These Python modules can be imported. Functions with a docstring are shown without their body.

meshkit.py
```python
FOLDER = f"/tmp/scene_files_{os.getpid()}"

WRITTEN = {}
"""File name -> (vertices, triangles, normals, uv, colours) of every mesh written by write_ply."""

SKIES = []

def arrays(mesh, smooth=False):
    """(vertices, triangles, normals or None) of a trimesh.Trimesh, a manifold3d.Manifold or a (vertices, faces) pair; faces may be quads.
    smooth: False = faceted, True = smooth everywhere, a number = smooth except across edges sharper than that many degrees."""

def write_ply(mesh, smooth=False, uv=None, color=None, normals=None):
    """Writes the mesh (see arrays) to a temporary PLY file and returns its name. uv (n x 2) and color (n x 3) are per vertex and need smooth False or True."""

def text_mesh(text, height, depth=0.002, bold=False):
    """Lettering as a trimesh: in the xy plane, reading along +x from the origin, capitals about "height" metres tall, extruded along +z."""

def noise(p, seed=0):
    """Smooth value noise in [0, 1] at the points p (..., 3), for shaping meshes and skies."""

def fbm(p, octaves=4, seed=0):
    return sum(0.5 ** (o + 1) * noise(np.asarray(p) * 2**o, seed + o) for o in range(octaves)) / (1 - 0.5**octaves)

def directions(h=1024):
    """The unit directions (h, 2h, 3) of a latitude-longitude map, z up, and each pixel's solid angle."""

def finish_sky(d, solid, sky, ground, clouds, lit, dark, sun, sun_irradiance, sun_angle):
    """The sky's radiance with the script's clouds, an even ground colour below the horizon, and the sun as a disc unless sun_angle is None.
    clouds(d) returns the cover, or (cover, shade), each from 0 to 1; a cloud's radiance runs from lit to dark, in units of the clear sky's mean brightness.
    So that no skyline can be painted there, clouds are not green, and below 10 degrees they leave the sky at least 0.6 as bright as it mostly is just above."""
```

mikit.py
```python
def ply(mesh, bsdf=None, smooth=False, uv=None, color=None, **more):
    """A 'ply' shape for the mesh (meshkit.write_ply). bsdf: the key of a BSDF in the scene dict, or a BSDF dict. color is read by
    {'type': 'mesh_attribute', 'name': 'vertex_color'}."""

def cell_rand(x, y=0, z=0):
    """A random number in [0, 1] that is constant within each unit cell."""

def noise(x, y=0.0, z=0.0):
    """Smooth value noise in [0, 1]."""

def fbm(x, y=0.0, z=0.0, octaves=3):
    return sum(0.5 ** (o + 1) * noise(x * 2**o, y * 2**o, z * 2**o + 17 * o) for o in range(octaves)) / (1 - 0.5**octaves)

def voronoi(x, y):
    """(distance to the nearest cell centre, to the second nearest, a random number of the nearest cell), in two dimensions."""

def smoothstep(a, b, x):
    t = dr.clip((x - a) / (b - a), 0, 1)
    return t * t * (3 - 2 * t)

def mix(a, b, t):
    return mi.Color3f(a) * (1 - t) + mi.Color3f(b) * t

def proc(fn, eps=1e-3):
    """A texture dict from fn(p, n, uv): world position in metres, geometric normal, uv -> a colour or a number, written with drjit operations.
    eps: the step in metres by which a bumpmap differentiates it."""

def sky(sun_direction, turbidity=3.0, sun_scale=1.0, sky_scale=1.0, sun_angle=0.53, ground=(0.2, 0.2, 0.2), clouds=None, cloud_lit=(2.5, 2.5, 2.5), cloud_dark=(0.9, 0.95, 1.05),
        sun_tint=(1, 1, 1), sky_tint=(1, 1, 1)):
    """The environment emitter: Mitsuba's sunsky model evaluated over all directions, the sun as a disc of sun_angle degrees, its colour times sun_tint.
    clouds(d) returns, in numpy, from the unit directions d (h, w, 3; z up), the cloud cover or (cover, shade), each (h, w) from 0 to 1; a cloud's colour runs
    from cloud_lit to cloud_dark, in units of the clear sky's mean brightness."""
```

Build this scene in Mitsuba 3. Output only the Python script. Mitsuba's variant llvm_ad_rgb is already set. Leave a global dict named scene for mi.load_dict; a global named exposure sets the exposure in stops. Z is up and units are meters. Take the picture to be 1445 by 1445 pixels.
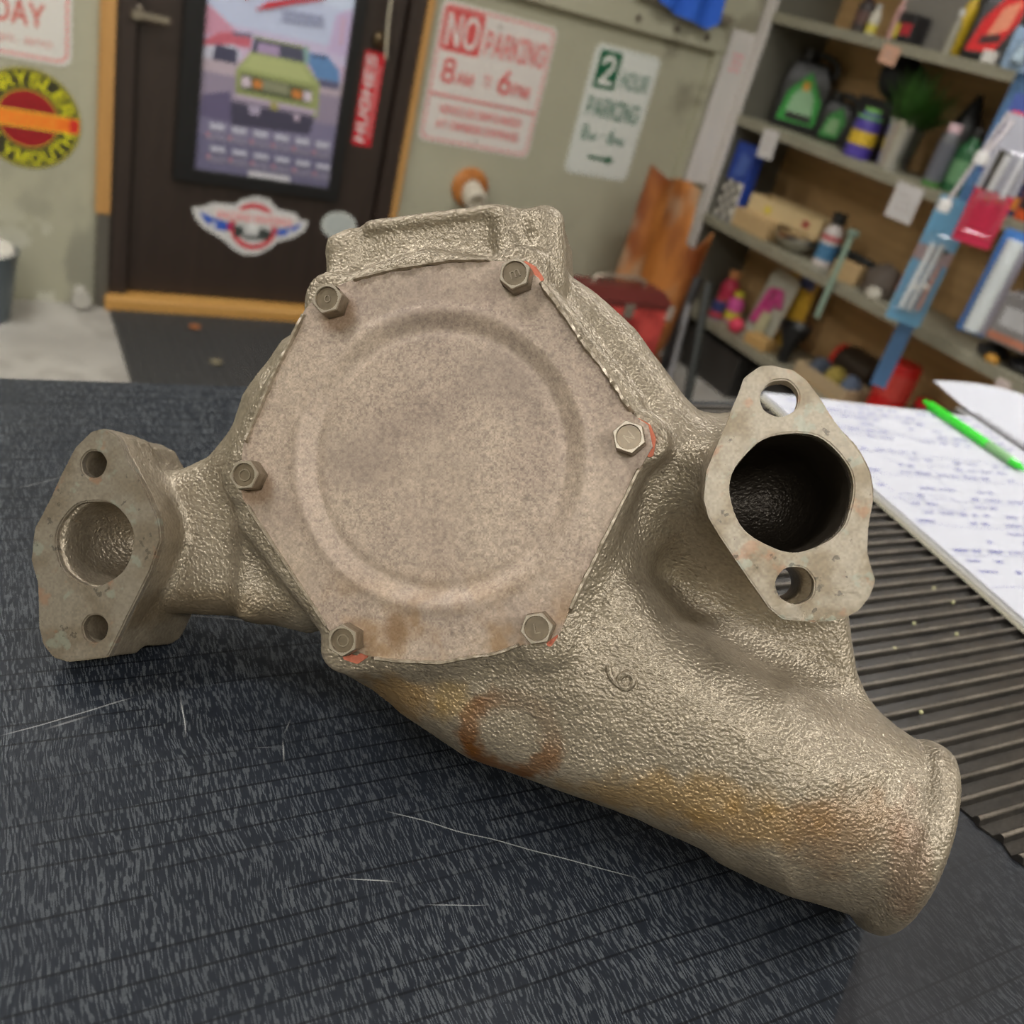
import math, random
import numpy as np
import drjit as dr
import mitsuba as mi
import trimesh
import manifold3d as m3
import shapely
import shapely.geometry as sg
from shapely import affinity
import meshkit, mikit
from mikit import noise, fbm, smoothstep, mix, proc, cell_rand
rng = random.Random(7)
nr = np.random.default_rng(11)
scene, labels = {}, {}

# ------------------------------------------------------------------ camera, light, exposure
FPX, CXY = 1310.0, 722.5
CAM_H = 0.322                      # camera above the worktop
ROLL, PITCH, AZ = math.radians(16.1), math.radians(29.1), math.radians(55.8)
_up = np.array([math.sin(ROLL) * math.cos(PITCH), -math.cos(ROLL) * math.cos(PITCH), -math.sin(PITCH)])
_h = np.array([0, 0, 1.0]) - _up * _up[2]; _h /= np.linalg.norm(_h)
_r = np.cross(_h, _up); _r = -_r if _r[0] < 0 else _r
RCW = np.stack([math.cos(AZ) * _h + math.sin(AZ) * _r, math.sin(AZ) * _h - math.cos(AZ) * _r, _up])   # camera (right, down, forward) -> world
EYE = np.array([0, 0, CAM_H])
_f, _u = RCW @ [0, 0, 1.0], RCW @ [0, -1.0, 0]
scene['camera'] = {'type': 'thinlens', 'fov': 2 * math.degrees(math.atan(CXY / FPX)), 'fov_axis': 'x', 'aperture_radius': 0.0016, 'focus_distance': 0.385,
                   'near_clip': 0.02, 'far_clip': 50.0, 'to_world': mi.ScalarTransform4f().look_at(origin=EYE.tolist(), target=(EYE + _f).tolist(), up=_u.tolist())}
exposure = 0.06
LAMP = 35.0
LAMP_TINT = (1.0, 0.985, 0.955)
LAMPS = [(-1.3, -1.2), (-1.1, 0.8), (0.3, -1.4), (1.55, 1.25), (-0.75, 2.15), (1.7, -0.5)]   # fluorescent fixtures on the ceiling
FLOOR, CEIL, YW, XS = -0.901, 1.75, 3.11, 2.57
# ------------------------------------------------------------------ helpers
def ray(px, py): return RCW @ np.array([px - CXY, py - CXY, FPX])
def at_z(px, py, z): d = ray(px, py); return EYE + d * ((z - CAM_H) / d[2])
def at_y(px, py, y): d = ray(px, py); return EYE + d * (y / d[1])
def at_x(px, py, x): d = ray(px, py); return EYE + d * (x / d[0])
def at_d(px, py, dep): return EYE + ray(px, py) * (dep / FPX)
def depth(P): return float((np.asarray(P) - EYE) @ _f)
def top_z(P, px, py):
    d = ray(px, py); n = np.array([P[0], P[1], 0]); return EYE[2] + d[2] * (n @ n) / (n @ d)
def lin(c):
    c = np.asarray(c, float) / 255.0
    return np.where(c <= 0.04045, c / 12.92, ((c + 0.055) / 1.055) ** 2.4)
def C3(c): return [float(x) for x in lin(c)]
_mats = {}
def col(rgb, rough=0.5, metal=0.0, spec=0.5, **kw):
    k = 'paint_%d_%d_%d_%d_%d' % (*rgb, int(rough * 100), int(metal * 100)) + ('_' + '_'.join(kw) if kw else '')
    if k not in scene:
        scene[k] = {'type': 'twosided', 'bsdf': {'type': 'principled', 'base_color': {'type': 'rgb', 'value': C3(rgb)}, 'roughness': rough, 'metallic': metal, 'specular': spec, **kw}}
    return k
def cat(*ms): return trimesh.util.concatenate([tm(m) for m in ms])
def tm(m):
    if isinstance(m, trimesh.Trimesh): return m
    if hasattr(m, 'to_mesh'):
        a = m.to_mesh(); return trimesh.Trimesh(a.vert_properties[:, :3], a.tri_verts, process=False)
    return trimesh.Trimesh(np.asarray(m[0], float), np.asarray(m[1]), process=False)
def frame(o, x, y, z=None):
    x, y = np.asarray(x, float), np.asarray(y, float); z = np.cross(x, y) if z is None else z
    M = np.eye(4); M[:3, 0], M[:3, 1], M[:3, 2], M[:3, 3] = x, y, z, o; return M
def put(key, mesh, mat, smooth=False, label=None, cat_=None, group=None, kind=None, uv=None, color=None):
    k, n = key, 0
    while k in scene: n += 1; k = '%s_%03d' % (key, n)
    scene[k] = mikit.ply(tm(mesh), mat, smooth=smooth, uv=uv, color=color)
    tag(k, label, cat_, group, kind); return k
def tag(k, label=None, cat_=None, group=None, kind=None):
    d = {a: b for a, b in (('label', label), ('category', cat_), ('group', group), ('kind', kind)) if b}
    if d: labels.setdefault(k, {}).update(d)
_used = set()
def thing(name, label, cat_, group=None):
    k, n = name, 0
    while k in _used or k in scene: n += 1; k = '%s_%03d' % (name, n)
    _used.add(k); tag(k, label, cat_, group); return k
def box(a, b, r=0.0):
    a, b = np.minimum(a, b).astype(float), np.maximum(a, b).astype(float)
    if r <= 0:
        m = trimesh.creation.box(b - a); m.apply_translation((a + b) / 2); return m
    r = min(r, 0.49 * float((b - a).min())); pts = []
    for i in np.ndindex(2, 2, 2):
        c = np.where(np.array(i) == 1, b - r, a + r); s = np.where(np.array(i) == 1, 1, -1)
        for w in ((1, 0, 0), (0, 1, 0), (0, 0, 1), (.577, .577, .577)): pts.append(c + s * np.array(w) * r)
    return tm(m3.Manifold.hull_points(np.array(pts)))
def obox(M, a, b, r=0.0): m = box(a, b, r); m.apply_transform(M); return m
def lathe(prof, n=24, sx=1.0, sy=1.0):
    p = np.array(prof, float); k = len(p); a = np.arange(n) * 2 * np.pi / n
    v = np.stack([np.outer(p[:, 0], np.cos(a)) * sx, np.outer(p[:, 0], np.sin(a)) * sy, np.outer(p[:, 1], np.ones(n))], -1).reshape(-1, 3)
    f = []
    for i in range(k - 1):
        for j in range(n):
            q = (i * n + j, i * n + (j + 1) % n, (i + 1) * n + (j + 1) % n, (i + 1) * n + j)
            f += [(q[0], q[1], q[2]), (q[0], q[2], q[3])]
    return trimesh.Trimesh(v, f, process=False)
def moved(m, P, rz=0.0, s=None):
    m = tm(m).copy()
    if s is not None: m.apply_scale(s)
    if rz: m.apply_transform(trimesh.transformations.rotation_matrix(rz, [0, 0, 1]))
    m.apply_translation(P); return m
def tube(pts, r, sides=8, closed_ends=True):
    p = np.asarray(pts, float); r = np.broadcast_to(r, (len(p),)); t = np.gradient(p, axis=0); t /= np.linalg.norm(t, axis=1, keepdims=True) + 1e-12
    ref = np.array([0.13, 0.21, 0.97]) if abs(t[0] @ [0.13, 0.21, 0.97]) < 0.9 else np.array([1.0, 0.1, 0])
    v = []; a = np.arange(sides) * 2 * np.pi / sides; x = np.cross(t[0], ref); x /= np.linalg.norm(x)
    for i in range(len(p)):
        x = x - t[i] * (x @ t[i]); x /= np.linalg.norm(x); y = np.cross(t[i], x)
        v.append(p[i] + r[i] * (np.cos(a)[:, None] * x + np.sin(a)[:, None] * y))
    v = np.concatenate(v + ([p[:1], p[-1:]] if closed_ends else [])); f = []
    for i in range(len(p) - 1):
        for j in range(sides):
            A, B, Cc, D = i * sides + j, i * sides + (j + 1) % sides, (i + 1) * sides + (j + 1) % sides, (i + 1) * sides + j
            f += [(A, B, Cc), (A, Cc, D)]
    if closed_ends:
        e = len(p) * sides; l = (len(p) - 1) * sides
        for j in range(sides): f += [(e, (j + 1) % sides, j), (e + 1, l + j, l + (j + 1) % sides)]
    return trimesh.Trimesh(v, f, process=False)
def prism(poly, z0, z1, M=None):
    if not hasattr(poly, 'geoms') and not isinstance(poly, sg.Polygon): poly = sg.Polygon(poly)
    gs = getattr(poly, 'geoms', [poly])
    m = trimesh.util.concatenate([trimesh.creation.extrude_polygon(g, z1 - z0, engine='earcut') for g in gs])
    m.apply_translation([0, 0, z0])
    if M is not None: m.apply_transform(M)
    return m
def rrect(x0, y0, x1, y1, r): return sg.box(x0 + r, y0 + r, x1 - r, y1 - r).buffer(r, 6)
_txt = {}
def flat_text(s, bold=True):
    if (s, bold) not in _txt:
        m = meshkit.text_mesh(s, 1.0, 0.1, bold); keep = m.face_normals[:, 2] > 0.9
        m = trimesh.Trimesh(m.vertices, m.faces[keep], process=False); m.remove_unreferenced_vertices()
        m.vertices[:, :2] -= m.vertices[:, :2].min(0); m.vertices[:, :2] /= m.vertices[:, :2].max(0); m.vertices[:, 2] = 0
        _txt[(s, bold)] = m
    return _txt[(s, bold)].copy()
scene['print_ink'] = {'type': 'twosided', 'bsdf': {'type': 'principled', 'base_color': {'type': 'mesh_attribute', 'name': 'vertex_color'}, 'roughness': 0.45, 'specular': 0.4}}
class Print:
    """Flat print on a flat sheet: coloured areas in the sheet's own metres."""
    def __init__(s, M, step=0.00025): s.M, s.step, s.v, s.f, s.c, s.n, s.k = M, step, [], [], [], 0, 1
    def mesh(s, v2, f, c):
        v = np.column_stack([np.asarray(v2)[:, :2], np.full(len(v2), s.k * s.step)]); s.v.append(v); s.f.append(np.asarray(f) + s.n); s.c.append(np.tile(lin(c), (len(v), 1))); s.n += len(v); s.k += 1
    def poly(s, p, c):
        if not hasattr(p, 'geom_type'): p = sg.Polygon(p)
        for g in getattr(p, 'geoms', [p]):
            if g.geom_type != 'Polygon' or g.area <= 0: continue
            v, f = trimesh.creation.triangulate_polygon(g, engine='earcut'); s.mesh(v, f, c); s.k -= 1
        s.k += 1
    def rect(s, x0, y0, x1, y1, c, r=0): s.poly(rrect(x0, y0, x1, y1, r) if r else sg.box(x0, y0, x1, y1), c)
    def text(s, t, x, y, w, h, c, bold=True, rot=0, slant=0):
        m = flat_text(t, bold); v = m.vertices[:, :2] * [w, h]; v[:, 0] += slant * v[:, 1]
        a = math.radians(rot); v = v @ np.array([[math.cos(a), math.sin(a)], [-math.sin(a), math.cos(a)]]); s.mesh(v + [x, y], m.faces, c)
    def arc(s, t, cx, cy, r, a0, a1, h, w, c, inner=False):
        for i, ch in enumerate(t):
            a = math.radians(a0 + (a1 - a0) * i / max(1, len(t) - 1)); m = flat_text(ch); v = (m.vertices[:, :2] - 0.5) * [w * (0.35 if ch == 'I' else 1), h]
            rr = a - math.pi / 2 if not inner else a + math.pi / 2
            v = v @ np.array([[math.cos(rr), math.sin(rr)], [-math.sin(rr), math.cos(rr)]]); s.mesh(v + [cx + r * math.cos(a), cy + r * math.sin(a)], m.faces, c); s.k -= 1
        s.k += 1
    def done(s, key, mat='print_ink'):
        m = trimesh.Trimesh(np.concatenate(s.v), np.concatenate(s.f), process=False); m.apply_transform(s.M)
        return put(key, m, mat, color=np.concatenate(s.c))
def pc(c): return [float(x) for x in lin(c)]
def bs(fn, rough=0.5, metal=0.0, spec=0.5, bump=None, amp=1.0, eps=2e-4, **kw):
    b = {'type': 'principled', 'base_color': proc(fn) if callable(fn) else {'type': 'rgb', 'value': pc(fn)}, 'roughness': proc(rough) if callable(rough) else rough, 'metallic': metal, 'specular': spec, **kw}
    if bump is not None: b = {'type': 'bumpmap', 'bumpmap_texture': proc(bump, eps), 'scale': amp, 'bsdf': b}
    return {'type': 'twosided', 'bsdf': b}

# ------------------------------------------------------------------ pump coordinates: u right, v up, w out of the cover plate's face (metres)
PD = 0.38
_nin = np.array([240, 68, 1310.0]); _nin /= np.linalg.norm(_nin)
_pu = np.array([1.0, 0, 0]) - _nin * _nin[0]; _pu /= np.linalg.norm(_pu)
_pv = np.cross(_pu, _nin); _pv = _pv if _pv[1] < 0 else -_pv
_d0 = np.array([616 - CXY, 645 - CXY, FPX]); _po = _d0 * (PD / (_nin @ _d0))
PU, PV, PW, PO = RCW @ _pu, RCW @ _pv, RCW @ -_nin, EYE + RCW @ _po
PM = frame(PO, PU, PV, PW)
def pl(px, py, w=0.0):
    d = np.array([px - CXY, py - CXY, FPX]); P = d * ((PD - w) / (_nin @ d)) - _po
    return np.array([P @ _pu, P @ _pv])
def plp(pts, w): return np.array([pl(x, y, w) for x, y in pts])
def ploc(p):
    q = [p[i] - float(PO[i]) for i in range(3)]
    return [q[0] * float(A[0]) + q[1] * float(A[1]) + q[2] * float(A[2]) for A in (PU, PV, PW)]

# ------------------------------------------------------------------ materials
def cast_col(p, n, uv):
    u, v, w = ploc(p)
    g = fbm(u * 60, v * 60, w * 60, 3); s = noise(u * 900, v * 900, w * 900)
    c = mix(pc((129, 118, 102)), pc((163, 151, 133)), g) * (0.80 + 0.40 * s)
    # rust and oil stains that the iron carries
    def blob(px, py, rx, ry, colr, a, c):
        q = pl(px, py, -0.015); du, dv = (u - float(q[0])) / rx, (v - float(q[1])) / ry
        d = dr.sqrt(du * du + dv * dv) + 0.9 * (fbm(u * 140 + px, v * 140, w * 140, 3) - 0.5)
        return mix(c, pc(colr), a * smoothstep(1.1, 0.35, d))
    c = blob(560, 985, 0.026, 0.014, (150, 112, 52), 0.6, c)
    c = blob(640, 985, 0.012, 0.012, (160, 128, 66), 0.45, c)
    c = blob(1060, 1155, 0.040, 0.012, (146, 110, 56), 0.55, c)
    c = blob(1180, 1165, 0.026, 0.022, (130, 94, 60), 0.5, c)
    c = blob(940, 1120, 0.05, 0.012, (150, 116, 60), 0.55, c)
    c = blob(1280, 1220, 0.010, 0.03, (120, 84, 64), 0.4, c)
    c = blob(280, 860, 0.06, 0.012, (104, 84, 54), 0.5, c)
    q = pl(722, 1035, -0.015); du, dv = (u - float(q[0])) / 0.0185, (v - float(q[1])) / 0.0165
    ang = fbm(u * 80, v * 80, 1.0, 2); ring = dr.abs(dr.sqrt(du * du + dv * dv) - 1.0) + 0.40 * (fbm(u * 220, v * 220, w * 200, 3) - 0.5)
    side = smoothstep(0.9, -0.5, du + 0.6 * dv) * 0.6 + 0.4 * smoothstep(0.3, 0.9, du) * smoothstep(0.3, -0.5, dv)
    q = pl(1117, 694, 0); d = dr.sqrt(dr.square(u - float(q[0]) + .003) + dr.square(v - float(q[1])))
    c = mix(c, pc((44, 38, 33)), 0.9 * smoothstep(.0285, .0262, d) * smoothstep(-.0045, -.0056, w))   # near black colour inside the right port
    return mix(c, pc((124, 84, 50)), 0.95 * smoothstep(0.40, 0.10, ring) * dr.minimum(1.0, 0.25 + side * 1.4) * (0.6 + 0.8 * ang))
def cast_bump(p, n, uv):
    u, v, w = ploc(p)
    a, b = u * 0.8 + v * 0.6, v * 0.8 - u * 0.6; c, d = b * 0.7 + w * 0.714, w * 0.7 - b * 0.714
    return noise(a * 1000, c * 1000, d * 1000) + noise(u * 1250 + 5, v * 1250, w * 1250) * 0.7 + noise(c * 1700, a * 1700, d * 1700) * .3
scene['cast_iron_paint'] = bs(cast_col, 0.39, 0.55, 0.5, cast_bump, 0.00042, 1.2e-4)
def plate_col(p, n, uv):
    u, v, w = ploc(p)
    g = fbm(u * 45 + 3, v * 45, w * 45, 3); s = noise(u * 1500, v * 1500, w * 1500); s2 = noise(u * 600, v * 600, 3.0)
    c = mix(pc((151, 133, 120)), pc((174, 157, 140)), g) * (0.58 + 0.54 * s + 0.32 * s2)
    c = mix(c, pc((112, 98, 92)), 0.35 * smoothstep(0.4, 0.8, fbm(u * 30 + 9, v * 30, 2.0, 3)))
    d = fbm(u * 110, v * 110, 4.0, 3)
    low = smoothstep(-0.040, -0.078, v) * smoothstep(0.3, 0.75, d)
    c = mix(c, pc((140, 108, 70)), 0.7 * low)
    q = pl(560, 890); e = dr.sqrt(dr.square((u - float(q[0])) / 0.007) + dr.square((v - float(q[1])) / 0.010)) + 0.8 * (d - 0.5)
    c = mix(c, pc((116, 84, 48)), 0.7 * smoothstep(1.1, 0.3, e))
    for bx, by in ((360, 690), (480, 445)):
        q = pl(bx, by); e = dr.sqrt(dr.square((u - float(q[0])) / 0.010) + dr.square((v - float(q[1])) / 0.010)) + 0.5 * (d - 0.5)
        c = mix(c, pc((120, 86, 50)), 0.5 * smoothstep(1.0, 0.5, e))
    return c
def plate_bump(p, n, uv):
    u, v, w = ploc(p)
    return noise(u * 1100, v * 1100, w * 1100) * 0.5 + noise(u * 420, v * 420, w * 420)
scene['painted_plate'] = bs(plate_col, 0.5, 0.25, 0.5, plate_bump, 0.00014, 1.5e-4)
def flange_fn(bright, warm):
    def fn(p, n, uv):
        u, v, w = ploc(p)
        g = fbm(u * 90, v * 90, w * 90, 4); s = noise(u * 1100, v * 1100, w * 900)
        c = mix(pc(bright), pc(warm), smoothstep(0.35, 0.7, g)) * (0.86 + 0.28 * s)
        a, b = u * .8 + v * .6, v * .8 - u * .6
        k = smoothstep(0.66, 0.80, fbm(a * 130 + 4, b * 130, 8.0, 4)); c = mix(c, pc((160, 108, 74)), 0.40 * k)
        k2 = smoothstep(0.66, 0.78, fbm(b * 160 + 40, a * 160, 3.0, 4)); c = mix(c, pc((150, 164, 152)), 0.35 * k2)
        k3 = smoothstep(0.73, 0.81, fbm(a * 260 + 70, b * 260, 3.0, 4)); return mix(c, pc((66, 62, 56)), 0.6 * k3)
    return fn
def flange_bump(p, n, uv):
    u, v, w = ploc(p); return noise(u * 350, v * 350, w * 350) + 0.4 * noise(u * 1200, v * 1200, w * 1200)
scene['machined_flange_dark'] = bs(flange_fn((136, 127, 114), (122, 111, 96)), 0.42, 0.5, 0.5, flange_bump, 0.00007)
scene['machined_flange_light'] = bs(flange_fn((156, 146, 130), (134, 121, 101)), 0.42, 0.45, 0.5, flange_bump, 0.00009)
def bolt_col(p, n, uv):
    u, v, w = ploc(p); g = fbm(u * 400, v * 400, w * 400, 2); return mix(mix(pc((104, 93, 78)), pc((134, 121, 102)), g), pc((176, 166, 150)), 0.8 * smoothstep(.0080, .0088, w))   # rim glint painted into the colour; dish and flats stay darker
scene['bare_edge'] = bs(lambda p, n, uv: mix(pc((128, 116, 100)), pc((178, 166, 148)), noise(p.x * 700, p.y * 700, p.z * 700)), 0.38, 0.5)
scene['bolt_steel'] = bs(bolt_col, 0.36, 0.6, 0.5)
def lam_col(p, n, uv):
    x, y = p.x, p.y
    ln = y * 92 + 0.35 * noise(x * 3, y * 20, 1.0) + 0.12 * noise(x * 18, y * 40, 2.0); cell = dr.floor(ln); fr = ln - cell
    keep = cell_rand(cell, 3, dr.floor(x * 7 + 9 * cell_rand(cell, 5, 1)))
    wob = x * 2300 + 6 * noise(x * 40, y * 55, 7.0)
    dash = smoothstep(0.50, 0.74, noise(wob, y * 300, 2.0)); fine = noise(x * 1900, y * 1900, 3.0)
    patch = fbm(x * 14, y * 14, 4.0, 3)
    c = mix(pc((26, 30, 37)), pc((100, 104, 108)), dash * (0.2 + 0.8 * patch) * (0.6 + 0.6 * fine))
    c = mix(c, pc((36, 40, 47)), 0.35)
    line = smoothstep(0.075, 0.02, dr.abs(fr - 0.5)) * smoothstep(0.25, 0.5, keep)
    c = mix(c, pc((16, 18, 22)), 0.8 * line)
    def scr(x0, y0, x1, y1, wd, a, c):
        A, B = at_z(x0, y0, 0), at_z(x1, y1, 0); L = float(np.hypot(*(B - A)[:2])); tx, ty = float((B - A)[0] / L), float((B - A)[1] / L)
        s = (x - float(A[0])) * tx + (y - float(A[1])) * ty; d = dr.abs(-(x - float(A[0])) * ty + (y - float(A[1])) * tx + 0.0015 * (noise(s * 60, wd * 1e4, 5.0) - 0.5))
        return mix(c, pc((190, 190, 190)), a * smoothstep(wd, 0.3 * wd, d) * smoothstep(-0.002, 0.01, s) * smoothstep(L + 0.002, L - 0.01, s))
    for q in ((0, 1040, 190, 985, .0005, .32), (60, 1030, 130, 1008, .0008, .22), (254, 985, 262, 1040, .0004, .7), (545, 1145, 900, 1240, .0004, .4), (485, 1240, 560, 1246, .0004, .5), (410, 1015, 400, 1035, .0004, .6),
              (397, 1045, 400, 1075, .0005, .7), (360, 1055, 385, 1055, .0004, .6), (150, 860, 400, 880, .0005, .25), (20, 690, 140, 660, .0006, .2), (600, 1275, 690, 1278, .0003, .4)): c = scr(*q, c)
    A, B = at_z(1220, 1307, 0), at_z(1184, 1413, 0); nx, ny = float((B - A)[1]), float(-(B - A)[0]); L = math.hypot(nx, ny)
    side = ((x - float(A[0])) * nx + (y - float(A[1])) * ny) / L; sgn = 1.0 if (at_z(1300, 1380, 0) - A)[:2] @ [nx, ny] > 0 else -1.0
    return mix(c, pc((44, 44, 47)), 0.75 * smoothstep(0, 0.0012, side * sgn) * smoothstep(0.12, 0.02, side * sgn))  # sheen with a straight edge, painted into the laminate colour
def lam_bump(p, n, uv): return noise(p.x * 2100 + 6 * noise(p.x * 40, p.y * 55, 7.0), p.y * 300, 2.0)
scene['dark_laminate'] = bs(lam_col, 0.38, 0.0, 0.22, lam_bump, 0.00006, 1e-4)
def rub_col(p, n, uv): return mix(mix(pc((24, 22, 22)), pc((50, 46, 42)), fbm(p.x * 40, p.y * 160, 1.0, 3)), pc((112, 104, 95)), smoothstep(.0040, .0050, p.z) * (.35 + .65 * noise(p.x * 60, p.y * 300, 4.0))) * (0.8 + 0.4 * noise(p.x * 500, p.y * 900, 0.0))  # rib tops lighten with height: highlights painted into the rubber colour
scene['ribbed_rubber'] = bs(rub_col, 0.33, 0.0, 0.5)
def wall_col(p, n, uv):
    g = fbm(p.x * 3, p.z * 3, p.y * 3, 4); c = mix(pc((158, 155, 134)), pc((177, 174, 153)), g)
    st = smoothstep(0.55, 0.72, fbm(p.x * 7 + 3, p.z * 5, 2.0, 4)) * smoothstep(-0.3, -0.85, p.z); c = mix(c, pc((112, 110, 100)), 0.6 * st)
    wh = smoothstep(0.6, 0.68, fbm(p.x * 11 + 8, p.z * 9, 4.0, 3)) * smoothstep(-0.55, -0.8, p.z); c = mix(c, pc((205, 203, 190)), 0.6 * wh)
    gr = 0.6 * smoothstep(0.55, 0.78, fbm(p.x * 9 + 30, p.z * 9, 5.0, 4)) * smoothstep(2.0, 2.15, p.x) * smoothstep(-0.1, 0.1, p.z); return mix(c, pc((84, 74, 58)), 0.75 * gr)
def wall_bump(p, n, uv): return fbm(p.x * 40, p.z * 40, p.y * 40, 3)
scene['wall_paint'] = bs(wall_col, 0.6, 0.0, 0.4, wall_bump, 0.0015, 1e-3)
def conc(p, n, uv):
    g = fbm(p.x * 5, p.y * 5, 0.0, 4); c = mix(pc((150, 146, 140)), pc((184, 180, 173)), g); return mix(c, pc((120, 114, 106)), 0.4 * smoothstep(0.55, 0.8, fbm(p.x * 9 + 5, p.y * 9, 1.0, 3)))
scene['concrete'] = bs(conc, 0.6)
def wood_fn(a, b, ax):
    def fn(p, n, uv):
        q = [p.x * 50, p.y * 50, p.z * 50]; q[ax] = q[ax] * 0.06
        return mix(pc(a), pc(b), fbm(q[0], q[1], q[2], 3))
    return fn
scene['trim_wood'] = bs(wood_fn((166, 118, 62), (200, 153, 92), 2), 0.5)
scene['threshold_wood'] = bs(wood_fn((180, 128, 62), (216, 168, 96), 0), 0.5)
scene['door_brown'] = bs(wood_fn((38, 29, 25), (54, 42, 36), 2), 0.45)
scene['hardboard'] = bs(wood_fn((166, 130, 86), (192, 156, 108), 1), 0.7)
scene['cardboard'] = bs(wood_fn((176, 146, 104), (196, 168, 124), 0), 0.75)
def slab_fn(p, n, uv):
    g = fbm(p.x * 9, p.y * 9, p.z * 3.5, 4); c = mix(pc((122, 60, 26)), pc((196, 126, 62)), smoothstep(0.3, 0.7, g))
    return mix(c, pc((176, 150, 122)), 0.7 * smoothstep(0.55, 0.75, fbm(p.x * 11 + 4, p.y * 5, p.z * 5, 3)))
scene['rusty_varnish'] = bs(slab_fn, 0.4)
scene['shelf_paint'] = bs(lambda p, n, uv: mix(pc((128, 124, 108)), pc((152, 148, 130)), fbm(p.x * 20, p.y * 20, p.z * 20, 3)), 0.5)
scene['red_enamel'] = bs(lambda p, n, uv: mix(pc((140, 40, 38)), pc((206, 78, 72)), smoothstep(0.3, 0.7, fbm(p.x * 14, p.y * 14, p.z * 14, 4))), 0.45)
scene['paper'] = bs((186, 187, 196), 0.7, 0.0, 0.2)
scene['clear_plastic'] = {'type': 'thindielectric', 'int_ior': 1.45}
scene['ceiling_paint'] = bs((205, 202, 194), 0.8)

# ------------------------------------------------------------------ the room
def struct(key, m, mat, label, **k): return put(key, m, mat, label=label, kind='structure', **k)
X0, X1, Y0 = -2.6, 3.02, -2.6
struct('floor', box((X0, Y0, FLOOR - 0.1), (X1 + .2, YW + .3, FLOOR)), 'concrete', 'light grey concrete workshop floor')
struct('ceiling', box((X0, Y0, CEIL), (X1 + .2, YW + .3, CEIL + 0.1)), 'ceiling_paint', 'off white ceiling')
DX0, DX1, DTOP = 0.358, 1.262, 1.15
struct('wall_back', cat(box((X0, YW, FLOOR), (DX0, YW + .2, CEIL)), box((DX1, YW, FLOOR), (X1 + .2, YW + .2, CEIL)), box((DX0, YW, DTOP), (DX1, YW + .2, CEIL))), 'wall_paint', 'worn grey green painted back wall with signs')
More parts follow.
